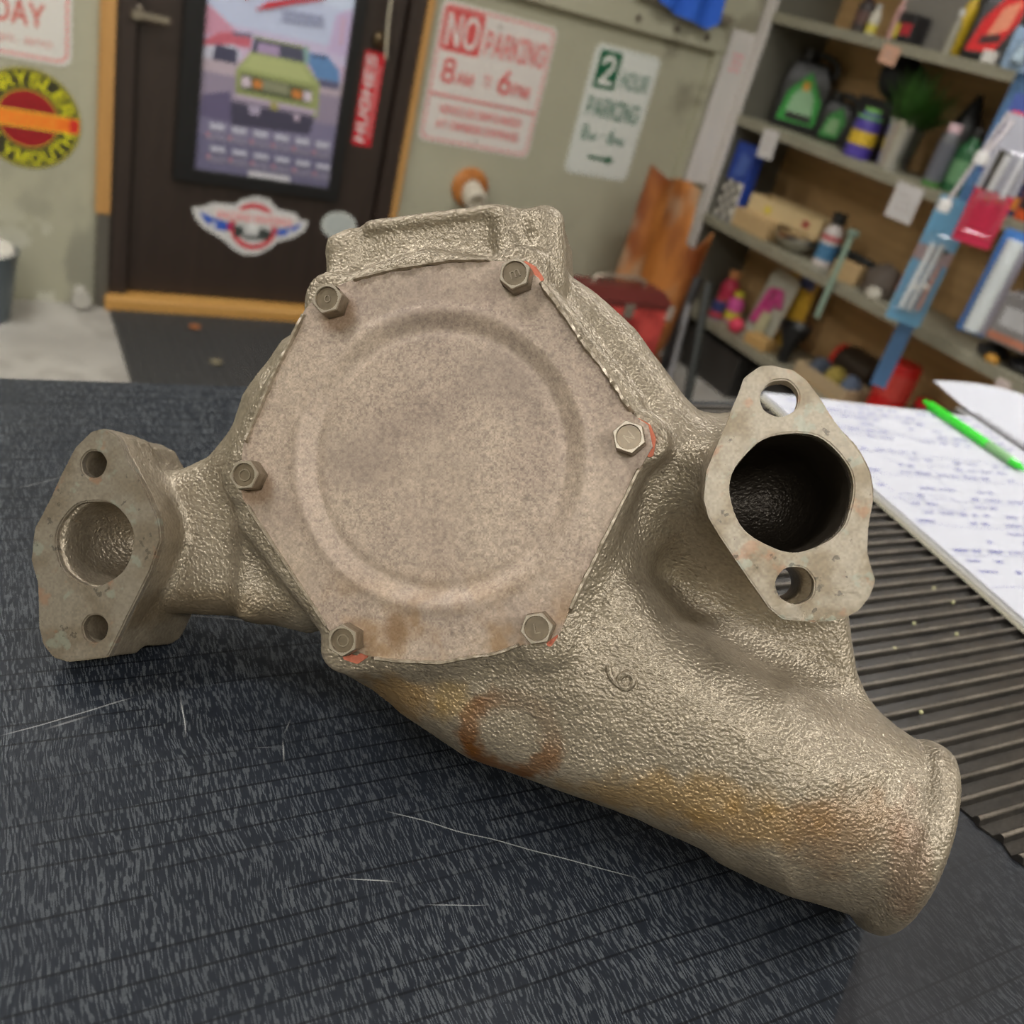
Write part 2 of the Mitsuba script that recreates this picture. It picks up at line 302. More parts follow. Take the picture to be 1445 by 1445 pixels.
struct('wall_right', box((X1, Y0, FLOOR), (X1 + .2, YW, CEIL)), 'wall_paint', 'painted wall behind the shelving')
struct('wall_left', box((X0 - .2, Y0, FLOOR), (X0, YW + .2, CEIL)), 'wall_paint', 'painted left wall')
struct('wall_front', box((X0, Y0 - .2, FLOOR), (X1 + .2, Y0, CEIL)), 'wall_paint', 'painted wall behind the camera')
struct('trim_1', box((DX0 - .042, YW - .022, -0.60), (DX0, YW, DTOP), .004), 'trim_wood', 'yellow pine trim along the left of the door')
struct('trim_2', box((DX0 - .038, YW - .018, FLOOR), (DX0, YW, -0.60), .004), col((84, 80, 72), 0.7), 'worn grey lower end of the left door trim')
struct('trim_3', box((DX1, YW - .022, FLOOR), (DX1 + .022, YW, DTOP), .004), 'trim_wood', 'thin pine trim along the right of the door')
struct('trim_4', box((DX0 - .01, YW - .05, FLOOR), (DX1 + .01, YW + .06, FLOOR + .045), .006), 'threshold_wood', 'pine threshold under the dark door')
struct('trim_5', box((2.405, YW - .03, FLOOR), (2.44, YW, 0.30), .004), 'wall_paint', 'vertical corner board on the back wall')
struct('trim_6', box((1.30, YW - .04, 0.262), (2.44, YW, 0.40), .006), 'wall_paint', 'horizontal board across the top of the back wall')
for i, x in enumerate((2.02, 2.19, 2.33)): put('trim_6__bolt', moved(lathe([(0, 0), (.011, 0), (.011, .006), (.007, .01), (0, .011)], 8), (0, 0, 0)).apply_transform(frame((x, YW - .04, .30), (1, 0, 0), (0, 0, 1), (0, -1, 0))), col((70, 60, 48), .6))
dl = 'door_1'
tag(dl, 'dark brown door in a dark frame', None, None, 'structure')
put(dl + '__frame', cat(box((DX0, YW - .005, FLOOR + .045), (DX0 + .055, YW + .08, DTOP)), box((DX1 - .05, YW - .005, FLOOR + .045), (DX1, YW + .08, DTOP)), box((DX0, YW - .005, DTOP - .05), (DX1, YW + .08, DTOP))), 'door_brown')
put(dl + '__leaf', box((DX0 + .06, YW + .02, FLOOR + .05), (DX1 - .055, YW + .06, DTOP - .055), .003), 'door_brown')
hz = -0.028
h = put(dl + '__handle', cat(box((.395, YW - .03, hz - .011), (.50, YW - .014, hz + .011), .005), moved(lathe([(0, 0), (.012, 0), (.012, .05), (0, .05)], 12), (0, 0, 0)).apply_transform(frame((.408, YW + .02, hz), (1, 0, 0), (0, 0, 1), (0, -1, 0)))), col((170, 160, 145), .3, .8), smooth=30, label='brushed steel lever handle')
put(dl + '__rosette', moved(lathe([(0, 0), (.026, 0), (.026, .006), (.02, .009), (0, .009)], 24), (0, 0, 0)).apply_transform(frame((.408, YW + .02, hz), (1, 0, 0), (0, 0, 1), (0, -1, 0))), col((140, 130, 116), .35, .8), smooth=30)
put(dl + '__lock', cat(moved(lathe([(0, 0), (.028, 0), (.026, .02), (.016, .03), (.014, .05), (0, .05)], 18), (0, 0, 0)).apply_transform(frame((1.136, YW + .02, .045), (1, 0, 0), (0, 0, 1), (0, -1, 0)))), col((96, 80, 58), .35, .8), smooth=30, label='round brass knob')
put(dl + '__cord', tube([(1.134, YW - .02, .22), (1.135, YW - .025, .12), (1.137, YW - .035, .055), (1.142, YW - .04, .0)], .004), col((190, 180, 160), .6), smooth=True)

FB = lambda x, z, y=YW: frame((x, y, z), (1, 0, 0), (0, 0, 1), (0, -1, 0))
# ------------------------------------------------------------------ ceiling lights
for i, (x, y) in enumerate(LAMPS):
    t = thing('ceiling_light', 'long fluorescent ceiling light ' + ('in the left front corner of the room', 'to the left above the workbench', 'behind the camera', 'above the shelving side of the bench', 'left of the dark door', 'in the right front corner of the room')[i], 'ceiling light', 'fluorescent ceiling lights')
    put(t + '__housing', box((x - .62, y - .10, CEIL - .05), (x + .62, y + .10, CEIL), .005), col((225, 225, 222), .5))
    k = put(t + '__diffuser', box((x - .60, y - .085, CEIL - .075), (x + .60, y + .085, CEIL - .0505), .008), col((230, 230, 226), .5))
    scene[k]['emitter'] = {'type': 'area', 'radiance': {'type': 'rgb', 'value': [LAMP * c for c in LAMP_TINT]}}

# ------------------------------------------------------------------ workbench, mat
YB = float(at_z(180, 536.5, 0.0)[1])
t = thing('workbench', 'workbench with a scratched dark grey wood grain laminate top', 'workbench')
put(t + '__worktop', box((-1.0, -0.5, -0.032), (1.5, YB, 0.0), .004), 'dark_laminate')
for x in (-.95, 1.35):
    for y in (-.45, YB - .12): put(t + '__leg', box((x, y, FLOOR), (x + .08, y + .08, -.032), .004), col((70, 64, 58), .6))
put(t + '__apron', box((-.87, YB - .1, -.16), (1.35, YB - .07, -.032), .002), col((58, 54, 50), .6))
# ribbed rubber mat: ribs run along x
mx0 = float(at_z(1372, 1155, 0.0)[0]); my0 = -0.30
pitch = 0.0128; n = int((YB - .012 - my0) / pitch); prof = [(my0, 0.0005)]
for i in range(n):
    y = my0 + i * pitch
    prof += [(y + .0002, .0014), (y + pitch * .10, .0042), (y + pitch * .16, .0050), (y + pitch * .26, .0051), (y + pitch * .34, .0042), (y + pitch * .46, .0014)]
prof += [(my0 + n * pitch, .0005)]
xs = np.linspace(0, 1, 61); xs = mx0 + (1.45 - mx0) * xs ** 1.6
PR = np.array(prof); nv = len(PR); V = []
for j, x in enumerate(xs):
    wob = (meshkit.noise(np.column_stack([PR[:, 0] * 120, PR[:, 0] * 0 + j, PR[:, 0] * 0]), 3) - .5) * (.006 if j == 0 else 0)
    V.append(np.column_stack([np.full(nv, x) + wob - (.16 * (PR[:, 0] - .15) if j < 1 else .16 * (PR[:, 0] - .15) * (1 - xs[j] / 1.5)), PR[:, 0] + .0012 * math.sin(x * 9), PR[:, 1]]))
V = np.concatenate(V); Fq = [(j * nv + i, (j + 1) * nv + i, (j + 1) * nv + i + 1, j * nv + i + 1) for j in range(len(xs) - 1) for i in range(nv - 1)]
side = V[:nv].copy(); side[:, 2] = 0.0003; b = len(V); V = np.vstack([V, side]); Fq += [(i, i + 1, b + i + 1, b + i) for i in range(nv - 1)]
Fq = np.array(Fq)
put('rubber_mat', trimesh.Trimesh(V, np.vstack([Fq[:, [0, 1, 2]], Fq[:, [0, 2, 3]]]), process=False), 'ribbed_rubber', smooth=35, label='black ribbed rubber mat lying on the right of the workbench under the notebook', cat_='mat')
for i, (px, py) in enumerate(((1345, 850), (1318, 830), (1290, 880), (1350, 895), (1300, 1005), (1262, 915))):
    P = at_z(px, py, .0045); put('chip', moved(trimesh.creation.icosphere(1, .0013), P, s=None).apply_transform(np.eye(4)), col((190, 186, 140), .6), label='tiny yellowish paint chip on the ribbed mat', cat_='chip', group='paint chips on the ribbed mat')

# ------------------------------------------------------------------ the pump casting: a signed distance field turned into one mesh
STEP = 0.00145
U0, U1, V0, V1, W0, W1 = -.212, .245, -.232, .135, -.115, .012
gu, gv, gw = np.arange(U0, U1, STEP), np.arange(V0, V1, STEP), np.arange(W0, W1, STEP)
GU, GV = np.meshgrid(gu, gv, indexing='ij'); GU, GV = GU.astype(np.float32), GV.astype(np.float32); GW = gw.astype(np.float32)
def sdf2(poly):
    P = np.asarray(poly, float); d = np.full(GU.shape, 1e9, np.float32); s = np.ones(GU.shape, np.float32)
    for i in range(len(P)):
        a, b = P[i], P[i - 1]; e = b - a; wx, wy = GU - a[0], GV - a[1]
        t = np.clip((wx * e[0] + wy * e[1]) / (e @ e), 0, 1); d = np.minimum(d, (wx - e[0] * t) ** 2 + (wy - e[1] * t) ** 2)
        c1, c2, c3 = GV >= a[1], GV < b[1], e[0] * wy > e[1] * wx; fl = (c1 & c2 & c3) | (~c1 & ~c2 & ~c3); s = np.where(fl, -s, s)
    return s * np.sqrt(d)
def ext(poly, w0, w1, r, slope=None):
    d2 = (sdf2(poly) + r)[:, :, None]; wc, hh = (w0 + w1) / 2, abs(w1 - w0) / 2
    W = GW[None, None, :] - (0 if slope is None else (slope[0] * GU + slope[1] * GV + slope[2])[:, :, None])
    dw = np.abs(W - wc) - hh + r
    return np.minimum(np.maximum(d2, dw), 0) + np.sqrt(np.maximum(d2, 0) ** 2 + np.maximum(dw, 0) ** 2) - r
def cone(a, b, ra, rb):
    a, b = np.asarray(a, float), np.asarray(b, float); e = b - a; L2 = float(e @ e)
    x, y, z = (GU - a[0])[:, :, None], (GV - a[1])[:, :, None], (GW - a[2])[None, None, :]
    t = np.clip((x * e[0] + y * e[1] + z * e[2]) / L2, 0, 1).astype(np.float32)
    return np.sqrt((x - e[0] * t) ** 2 + (y - e[1] * t) ** 2 + (z - e[2] * t) ** 2) - (ra + (rb - ra) * t)
def cyl(a, b, ra, rb, rnd=0.002):
    a, b = np.asarray(a, float), np.asarray(b, float); e = b - a; L = float(np.linalg.norm(e)); e = e / L
    x, y, z = (GU - a[0])[:, :, None], (GV - a[1])[:, :, None], (GW - a[2])[None, None, :]
    t = (x * e[0] + y * e[1] + z * e[2]).astype(np.float32); rad = np.sqrt(np.maximum((x - e[0] * t) ** 2 + (y - e[1] * t) ** 2 + (z - e[2] * t) ** 2, 1e-12))
    R = ra + (rb - ra) * np.clip(t / L, 0, 1); d1, d2 = rad - R + rnd, np.abs(t - L / 2) - L / 2 + rnd
    return np.minimum(np.maximum(d1, d2), 0) + np.sqrt(np.maximum(d1, 0) ** 2 + np.maximum(d2, 0) ** 2) - rnd
def su(a, b, k):
    h = np.maximum(k - np.abs(a - b), 0) / k; return np.minimum(a, b) - h * h * k * .25
def ss(a, b, k):
    h = np.maximum(k - np.abs(a + b), 0) / k; return np.maximum(a, -b) + h * h * k * .25
def p3(px, py, w): q = pl(px, py, w); return np.array([q[0], q[1], w])
L_OUT = [(72, 700), (48, 745), (43, 790), (52, 822), (54, 885), (60, 910), (75, 928), (95, 934), (152, 928), (180, 870), (212, 805), (227, 762), (224, 735), (210, 700), (178, 640), (166, 615), (146, 604), (128, 609), (105, 632), (85, 670)]
R_OUT = [(1050, 533), (1072, 517), (1090, 515), (1120, 522), (1138, 536), (1160, 565), (1175, 590), (1213, 640), (1228, 668), (1232, 705), (1226, 745), (1224, 780), (1229, 798), (1236, 820), (1228, 842), (1212, 862), (1190, 874), (1150, 878), (1105, 874), (1085, 858), (1045, 800), (1016, 757), (1000, 730), (993, 705), (997, 665), (1020, 610), (1040, 560)]
BOLTS = [(465, 424), (728, 389), (888, 618), (759, 886), (487, 903), (349, 671)]
drum = ext(plp([(322, 645), (350, 585), (400, 500), (440, 430), (500, 385), (600, 352), (760, 375), (905, 560), (925, 640), (810, 880), (780, 910), (620, 945), (500, 955), (452, 890), (338, 745)], -.01), -.075, -.0038, .006)
for bx, by in BOLTS:
    q = pl(bx, by, 0) * 1.045; drum = su(drum, cyl((q[0], q[1], -.06), (q[0], q[1], -.0036), .0125, .0115, .002), .004)
vol = ext(plp([(600, 360), (770, 365), (842, 412), (898, 464), (950, 535), (985, 588), (1020, 640), (945, 735), (860, 900), (600, 900), (400, 700), (330, 700), (345, 560), (400, 480)], -.035), -.085, -.021, .017)
low = ext(plp([(478, 950), (520, 978), (575, 1022), (655, 1075), (760, 1112), (900, 1162), (1000, 1208), (1120, 1262), (1225, 1085), (1150, 1015), (1045, 945), (960, 885), (905, 800), (890, 690), (700, 600), (520, 820)], -.02), -.082, -.0085, .022)
web = ext(plp([(985, 610), (1060, 580), (1170, 700), (1206, 880), (1216, 950), (1240, 1018), (1290, 1100), (1150, 1130), (950, 950), (880, 760)], -.05), -.086, -.054, .008)
out_b = np.array([.2000, -.1652, -.054]) 
ax_ = np.array([.917, -.390, -.03]); ax_ /= np.linalg.norm(ax_)
outlet = cyl(out_b - ax_ * .075, out_b, .0395, .0395, .003)
bead = cyl(out_b - ax_ * .0125, out_b - ax_ * .0, .0432, .0426, .0045)
spread = cone(p3(700, 880, -.05), out_b - ax_ * .045, .044, .039)
body = su(drum, vol, .006)
body = su(body, su(low, spread, .012), .008)
body = su(body, web, .016)
body = su(body, outlet, .014); body = su(body, bead, .0035)
# right neck to the flange
rneck = su(cone(p3(985, 705, -.066), p3(1112, 704, -.044), .024, .0305), cyl(p3(1112, 698, -.052), p3(1117, 694, -.006), .0300, .0305, .001), .008)
body = su(body, rneck, .034)
# left neck
ln_ = ext(plp([(170, 640), (205, 622), (240, 664), (262, 662), (300, 645), (340, 600), (380, 540), (470, 560), (470, 880), (440, 893), (330, 868), (246, 866), (225, 912), (160, 900)], -.035), -.062, -.021, .013)
lboss = ext(plp(L_OUT, 0), -.0245, -.0005, .001); lback = ext(plp([(150, 690), (175, 632), (215, 630), (232, 700), (232, 870), (215, 900), (165, 905), (140, 860)], -.03), -.056, -.016, .008)
lboss = su(lboss, lback, .006)
ln_ = su(ln_, lboss, .005)
rib = ext(plp([(343, 745), (352, 745), (348, 870), (338, 870)], -.02), -.06, -.0185, .003)
lug = ext(plp([(326, 640), (334, 640), (336, 720), (326, 718)], -.01), -.05, -.012, .002)
body = su(body, ln_, .010); body = su(body, ext(plp(R_OUT, 0), -.0130, -.0025, .001), .004); body = su(body, rib, .010); body = su(body, lug, .006)
# upper block
blk = ext(plp([(459, 352), (463, 334), (490, 322), (515, 313), (690, 291), (708, 292), (776, 291), (789, 300), (792, 345), (786, 400), (700, 440), (470, 430)], -.016), -.07, -.0140, .0065)
rim = ext(plp([(512, 318), (520, 310), (690, 288), (702, 290), (702, 301), (518, 327)], -.013), -.06, -.0115, .0022)
lside = ext(plp([(459, 352), (463, 336), (490, 322), (506, 330), (500, 400), (462, 410)], -.013), -.06, -.0110, .004)
c1 = cone(p3(713, 311, -.0165), p3(722, 400, -.0165), .0060, .0075); c2 = cone(p3(766, 322, -.0195), p3(768, 400, -.0195), .0092, .0100)
body = su(body, blk, .005); body = su(body, rim, .004); body = su(body, lside, .005); body = su(body, su(c1, c2, .005), .004)
# back: neck to the hidden shaft housing that props the pump up
body = su(body, cyl(p3(640, 560, -.114), p3(640, 560, -.06), .050, .055, .006), .012)
# hollows
LP, RP = p3(133, 766, 0), p3(1117, 694, 0)
LR, RR = .0193, .0236
hollow = cone(LP + [0, 0, .02], LP + [.003, 0, -.016], LR + .0004, LR)
hollow = su(hollow, cone(LP + [.006, 0, -.024], LP + [.05, .004, -.042], .014, .010), .008)
body = ss(body, hollow, .002)
rh = cone(RP + [0, 0, .02], RP + [-.004, 0, -.050], RR + .0007, RR); rh = su(rh, cone(RP + [-.006, 0, -.054], RP + [-.10, .005, -.062], .0195, .015), .006)
body = ss(body, rh, .002)
body = ss(body, cyl(out_b - ax_ * .05, out_b + ax_ * .02, .0345, .036, .001), .002)
BHOLES = [((1100, 562), .0074), ((1122, 826), .0074)]
for (hx, hy), rr in BHOLES:
    q = p3(hx, hy, 0); body = ss(body, cyl(q + [0, 0, .02], q - [0, 0, .09], rr + .0003, rr + .0003, .0005), .001)
# keep behind the flange faces, above the bench top
FT = .0115
for poly, wlim in ((plp([(20, 580), (236, 580), (236, 950), (20, 950)], 0), -.0030), (plp([(982, 500), (1250, 500), (1250, 890), (982, 890)], 0), -.0050)):
    body = np.maximum(body, -ext(poly, wlim, .05, .0003))
for hx, hy in ((132, 655), (134, 887)):
    q = p3(hx, hy, 0); body = ss(body, cyl(q + [0, 0, .02], q - [0, 0, .022], .0062, .0062, .0005), .001)
zw = (PO[2] + GU * PU[2] + GV * PV[2])[:, :, None] + GW[None, None, :] * np.float32(PW[2])
body = np.maximum(body, .0012 - zw)
def surface_nets(S, o, h):
    ins = S < 0; nx, ny, nz = S.shape
    c = np.zeros((nx - 1, ny - 1, nz - 1), np.int8)
    for i, j, k in np.ndindex(2, 2, 2): c += ins[i:nx - 1 + i, j:ny - 1 + j, k:nz - 1 + k]
    I = np.argwhere((c > 0) & (c < 8)); acc, cnt = np.zeros((len(I), 3)), np.zeros(len(I))
    cs = [np.array(q) for q in np.ndindex(2, 2, 2)]
    val = {tuple(q): S[I[:, 0] + q[0], I[:, 1] + q[1], I[:, 2] + q[2]].astype(float) for q in cs}
    for a in cs:
        for ax in range(3):
            if a[ax]: continue
            b = a.copy(); b[ax] = 1; va, vb = val[tuple(a)], val[tuple(b)]; x = (va < 0) != (vb < 0)
            t = np.where(x, va / np.where(x, va - vb, 1), 0); p = np.tile(a.astype(float), (len(I), 1)); p[:, ax] = t
            acc += p * x[:, None]; cnt += x
    V = (I + acc / cnt[:, None]) * h + o; idx = np.full(c.shape, -1, np.int64); idx[tuple(I.T)] = np.arange(len(I)); F = []
    for ax in range(3):
        b, d = (ax + 1) % 3, (ax + 2) % 3; sl0 = [slice(None)] * 3; sl1 = [slice(None)] * 3; sl0[ax], sl1[ax] = slice(0, -1), slice(1, None)
        A, B = ins[tuple(sl0)], ins[tuple(sl1)]; E = np.argwhere(A != B); E = E[(E[:, b] > 0) & (E[:, d] > 0) & (E[:, b] < S.shape[b] - 1) & (E[:, d] < S.shape[d] - 1)]
        q = []
        for ob, od in ((-1, -1), (0, -1), (0, 0), (-1, 0)):
            e = E.copy(); e[:, b] += ob; e[:, d] += od; q.append(idx[tuple(e.T)])
        q = np.stack(q, 1); fl = ~A[tuple(E.T)]; q[fl] = q[fl][:, ::-1]; F.append(q)
    F = np.concatenate(F); return trimesh.Trimesh(V, np.vstack([F[:, [0, 1, 2]], F[:, [0, 2, 3]]]), process=False)
cm = surface_nets(body, np.array([gu[0], gv[0], gw[0]]), STEP)
parts_ = cm.split(only_watertight=False); cm = max(parts_, key=lambda m: len(m.faces)) if len(parts_) > 1 else cm
trimesh.smoothing.filter_taubin(cm, iterations=6)
cm.vertices += cm.vertex_normals * ((meshkit.fbm(cm.vertices * 90, 3, 4) - .5) * .0011)[:, None]
cm.apply_transform(PM)
if cm.volume < 0: cm.invert()
pump = thing('water_pump', 'large grey brown cast iron water pump housing lying on the dark workbench', 'water pump')
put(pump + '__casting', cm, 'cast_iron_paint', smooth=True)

# flanges: traced outline, bolt holes and port bored through, real thickness
def flange(outline, port, pr, holes, hr, mat, thick, label, w1=.0, seed=0):
    P = plp(outline, w1); pts = []
    for i in range(len(P)):
        a, b = P[i], P[(i + 1) % len(P)]; k = max(1, int(np.linalg.norm(b - a) / .003)); pts += [a + (b - a) * t / k for t in range(k)]
    pts = np.array(pts); pg = sg.Polygon(pts).buffer(-.003).buffer(.0034, 4).buffer(-.0004)
    def circ(c, r, n=56): a = np.arange(n) * 2 * np.pi / n; rr = r * (1 + .012 * np.array([math.sin(3 * t + seed) + math.sin(7 * t) for t in a])); return sg.Polygon(np.column_stack([c[0] + rr * np.cos(a), c[1] + rr * np.sin(a)]))
    pg = pg.difference(circ(pl(*port, w1), pr))
    for hh in holes: pg = pg.difference(circ(pl(*hh, w1), hr, 32))
    cs = m3.CrossSection([np.array(pg.exterior.coords)[:-1]] + [np.array(r.coords)[:-1] for r in pg.interiors], m3.FillRule.EvenOdd)
    ch = .0007; inner = cs.offset(-ch, m3.JoinType.Round)
    slab = cs.extrude(thick - ch).translate((0, 0, w1 - thick))
    m = slab + inner.extrude(thick).translate((0, 0, w1 - thick))
    m = m.trim_by_plane((float(PU[2]), float(PV[2]), float(PW[2])), .0016 - float(PO[2])).refine_to_length(.004); m = tm(m); wgt = np.clip((w1 - m.vertices[:, 2]) / .003, 0, 1)[:, None]
    m.vertices[:, :2] += (np.stack([meshkit.fbm(m.vertices * 170, 3, s + seed) for s in (1, 2)], 1) - .5) * .0011 * (.3 + .7 * wgt); m.apply_transform(PM)
    return put(pump + '__flange', m, mat, smooth=28, label=label)
flange(L_OUT,
       (133, 766), LR, [(132, 655), (134, 887)], .0062, 'machined_flange_dark', .0034, 'left flange, dull grey, with a port and two bolt holes')
flange(R_OUT,
       (1117, 694), RR, [(1100, 562), (1122, 826)], .0074, 'machined_flange_light', .0056, 'right flange, pale machined face with a port and two bolt holes', seed=5)

# cover plate with a pressed round recess
PLATE = [(430, 437), (455, 412), (495, 396), (560, 382), (640, 370), (700, 368), (735, 372), (760, 392), (828, 490), (893, 585), (915, 600), (921, 630), (905, 657), (850, 768), (800, 868), (790, 893), (770, 908), (738, 910), (700, 922), (620, 935), (520, 926), (505, 920), (470, 905), (465, 890), (404, 797), (343, 705), (338, 680), (343, 628), (386, 530)]
pp = plp(PLATE, 0); cs = m3.CrossSection([pp]); cs = cs if cs.area() > 0 else m3.CrossSection([pp[::-1]])
plate = cs.extrude(.0032).translate((0, 0, -.0033)).refine_to_length(.0016); pm_ = tm(plate)
cu, cv = pl(616, 646); rad = np.hypot(pm_.vertices[:, 0] - cu, pm_.vertices[:, 1] - cv)
st = np.clip((rad - .0560) / (.0625 - .0560), 0, 1); st = st * st * (3 - 2 * st)
edge = np.clip((rad - .0625) / .006, 0, 1)
pm_.vertices[:, 2] += -.0020 * (1 - st) + .0006 * np.exp(-((rad - .0640) / .0022) ** 2) - .0005 * np.exp(-((rad - .0548) / .0016) ** 2) + (meshkit.fbm(pm_.vertices * 28, 3, 8) - .5) * .0011
pm_.apply_transform(PM)
cp = put(pump + '__cover_plate', pm_, 'painted_plate', smooth=40, label='hexagonal pressed steel cover plate with a round recess')
def lip(pts, wd, w0, w1, jag, seed):
    P = plp(pts, 0); L = np.r_[0, np.cumsum(np.linalg.norm(np.diff(P, axis=0), axis=1))]; s = np.arange(0, L[-1], .0011); P = np.column_stack([np.interp(s, L, P[:, 0]), np.interp(s, L, P[:, 1])])
    t = np.gradient(P, axis=0); t /= np.linalg.norm(t, axis=1, keepdims=True); nrm = np.column_stack([t[:, 1], -t[:, 0]])
    nz = (meshkit.fbm(np.column_stack([s * 260, s * 0 + seed, s * 0]), 3, seed) - .5) * 2; nz2 = (meshkit.fbm(np.column_stack([s * 420, s * 0 + seed + 9, s * 0]), 2, seed) - .5) * 2
    e = np.clip(np.minimum(s, s[-1] - s) / .002, .25, 1)
    V = []
    for a, b in ((-.5, 0), (-.5, .8), (-.28, 1), (.28, 1), (.5, .8), (.5, 0)):
        q = P + nrm * (a * wd * (1 + .5 * jag * nz2) + .0006 * jag * nz)[:, None]; z = w0 + (w1 - w0) * b * e * (1 + .35 * jag * nz); V.append(np.column_stack([q, z]))
    V = np.stack(V, 1); k, m = V.shape[:2]; F = []
    for i in range(k - 1):
        for j in range(m):
            a, b, c, d = i * m + j, i * m + (j + 1) % m, (i + 1) * m + (j + 1) % m, (i + 1) * m + j; F += [(a, b, c), (a, c, d)]
    for j in range(1, m - 1): F += [(0, j + 1, j), ((k - 1) * m, (k - 1) * m + j, (k - 1) * m + j + 1)]
    me = trimesh.Trimesh(V.reshape(-1, 3), F, process=False); me.apply_transform(PM)
    if me.volume < 0: me.invert()
    return put(cp + '__rolled_edge', me, 'bare_edge', smooth=50)
lip([(495, 396), (560, 380), (640, 368), (698, 367)], .0015, -.003, .0024, .9, 1)
lip([(762, 397), (800, 450), (828, 492), (860, 535), (894, 584)], .0021, -.003, .0048, 1.0, 2)
lip([(905, 657), (870, 727), (802, 866)], .0018, -.003, .0022, .3, 3)
lip([(738, 908), (700, 922), (620, 935), (560, 933), (520, 927)], .0016, -.003, .0014, .5, 4)
lip([(345, 628), (386, 532), (432, 438)], .0018, -.003, .0018, .6, 5)
lip([(464, 889), (404, 797), (344, 706)], .0018, -.003, .0006, .5, 6)
# bolts: hex heads dished on top
def bolt(px, py, rot, mark, hgt=.0092, fl=.0061):
    q = pl(px, py, hgt * .6)
    hexa = m3.CrossSection([[(fl / math.cos(math.pi / 6) * math.cos(math.radians(60 * i + rot)), fl / math.cos(math.pi / 6) * math.sin(math.radians(60 * i + rot))) for i in range(6)]])
    body = hexa.extrude(hgt - .0012) + hexa.extrude(.0012, scale_top=(.93, .93)).translate((0, 0, hgt - .0012))
    body = body ^ m3.Manifold.cylinder(hgt * 2, .0074, .0060, 48).translate((0, 0, -.001))
    body = body - m3.Manifold.cylinder(.003, .0049, .0054, 32).translate((0, 0, hgt - .0014))
    m = tm(body); m.apply_translation([q[0], q[1], 0]); m.apply_transform(PM)
    k = put(pump + '__bolt', m, 'bolt_steel', smooth=30)
    if mark == 'ring': mm = tm(m3.Manifold.cylinder(.0006, .0028, .0027, 32) - m3.Manifold.cylinder(.002, .0021, .0021, 32).translate((0, 0, -.0005)))
    else:
        mm = meshkit.text_mesh(mark, .0042, .0006); mm.apply_translation(-(mm.bounds[0] + mm.bounds[1]) / 2 * [1, 1, 0]); mm.apply_transform(trimesh.transformations.rotation_matrix(math.radians(rot), [0, 0, 1]))
    mm.apply_translation([q[0], q[1], hgt - .0015]); mm.apply_transform(PM); put(k + '__head_mark', mm, 'bolt_steel')
for (bx, by), rot, mk in zip(BOLTS, (12, 20, 40, 10, 30, 5), ('o', 'm', 'N', 'L', 'ring', 'ring')): bolt(bx, by, rot, mk)
# orange gasket showing past the plate at four corners
def gasket(pts, rad_):
    pg = sg.LineString(plp(pts, -.003)).buffer(rad_, 6); m = prism(pg, -.0042, -.0018); m.apply_transform(PM); put(pump + '__gasket', m, 'gasket_orange', label='orange gasket edge')
scene['gasket_orange'] = bs((184, 104, 80), .7)
gasket([(742, 374), (754, 381), (763, 394)], .0013); gasket([(900, 596), (914, 604), (920, 620), (917, 640)], .0016); gasket([(786, 884), (783, 898), (776, 908)], .0012); gasket([(490, 926), (505, 931), (515, 924)], .0016)
# casting number
lp = np.linspace(math.pi * .93, math.pi * 2.95, 26); p6 = np.vstack([[(.0022, .0092), (.0002, .0082), (-.0016, .0062), (-.0028, .0036)], np.column_stack([.0031 * np.cos(lp), .0029 * np.sin(lp)])])
g6 = tube(np.column_stack([p6, np.zeros(len(p6))]), .0014, 10); g6.apply_transform(trimesh.transformations.rotation_matrix(math.radians(62), [0, 0, 1]))
q = pl(884, 960, -.009); iu, iv = int((q[0] - U0) / STEP), int((q[1] - V0) / STEP); g6.apply_translation([q[0], q[1], float(gw[np.nonzero(body[iu, iv] < 0)[0].max()]) + .0013]); g6.apply_transform(PM); put(pump + '__cast_number', g6, 'cast_iron_paint', smooth=30, label='raised cast figure 6')
#@@BACKGROUND
# ------------------------------------------------------------------ notebook and pen on the mat
def bilin(A, B, C, D, s, t): return (A * (1 - s) + B * s) * (1 - t) + (D * (1 - s) + C * s) * t
zt = .0052
nb = thing('notebook', 'open spiral notebook with blue handwriting lying on the ribbed mat', 'notebook')
HN = .0135
A = at_z(1076, 553, HN); B = at_z(1445, 851, HN); lx = (B - A) / np.linalg.norm(B - A)
S0 = at_z(1322, 553, HN); S1 = at_z(1445, 640, HN); sx_ = (S1 - S0) / np.linalg.norm(S1 - S0)
LEN = .46
lx = (lx + sx_); lx /= np.linalg.norm(lx); wx = S0 - A; WID = float(wx @ np.cross([0, 0, 1], lx)); ny = np.cross([0, 0, 1.0], lx) * (1 if WID > 0 else -1); WID = abs(WID); off = float(wx @ lx)
NM = frame(A, lx, ny, np.array([0, 0, 1.0]) )   # x along the free edge towards the camera's right, y towards the spiral
if np.linalg.det(NM[:3, :3]) < 0: NM[:3, 0] *= 1
def nbox(a, b, r=0.0): m = box(a, b, r); m.apply_transform(NM); return tm((m.vertices, m.faces[:, ::-1])) if np.linalg.det(NM[:3, :3]) < 0 else m
put(nb + '__back_cover', nbox((-.002, -.0015, -HN + zt), (LEN, WID + .20, -HN + zt + .0012)), col((196, 190, 172), .7))
for i, (dz0, dz1, dx, c) in enumerate(((zt + .0013, zt + .0032, .001, (214, 212, 210)), (zt + .0034, zt + .0052, -.0004, (226, 224, 222)), (zt + .0056, HN - .0006, .0006, (220, 219, 220)))):
    put(nb + '__page_block', nbox((dx, dx, -HN + dz0), (LEN - dx, WID - .004, -HN + dz1), .0004), col(c, .7, 0, .2))
put(nb + '__page', nbox((0, 0, -.0005), (LEN, WID - .003, 0)), 'paper')
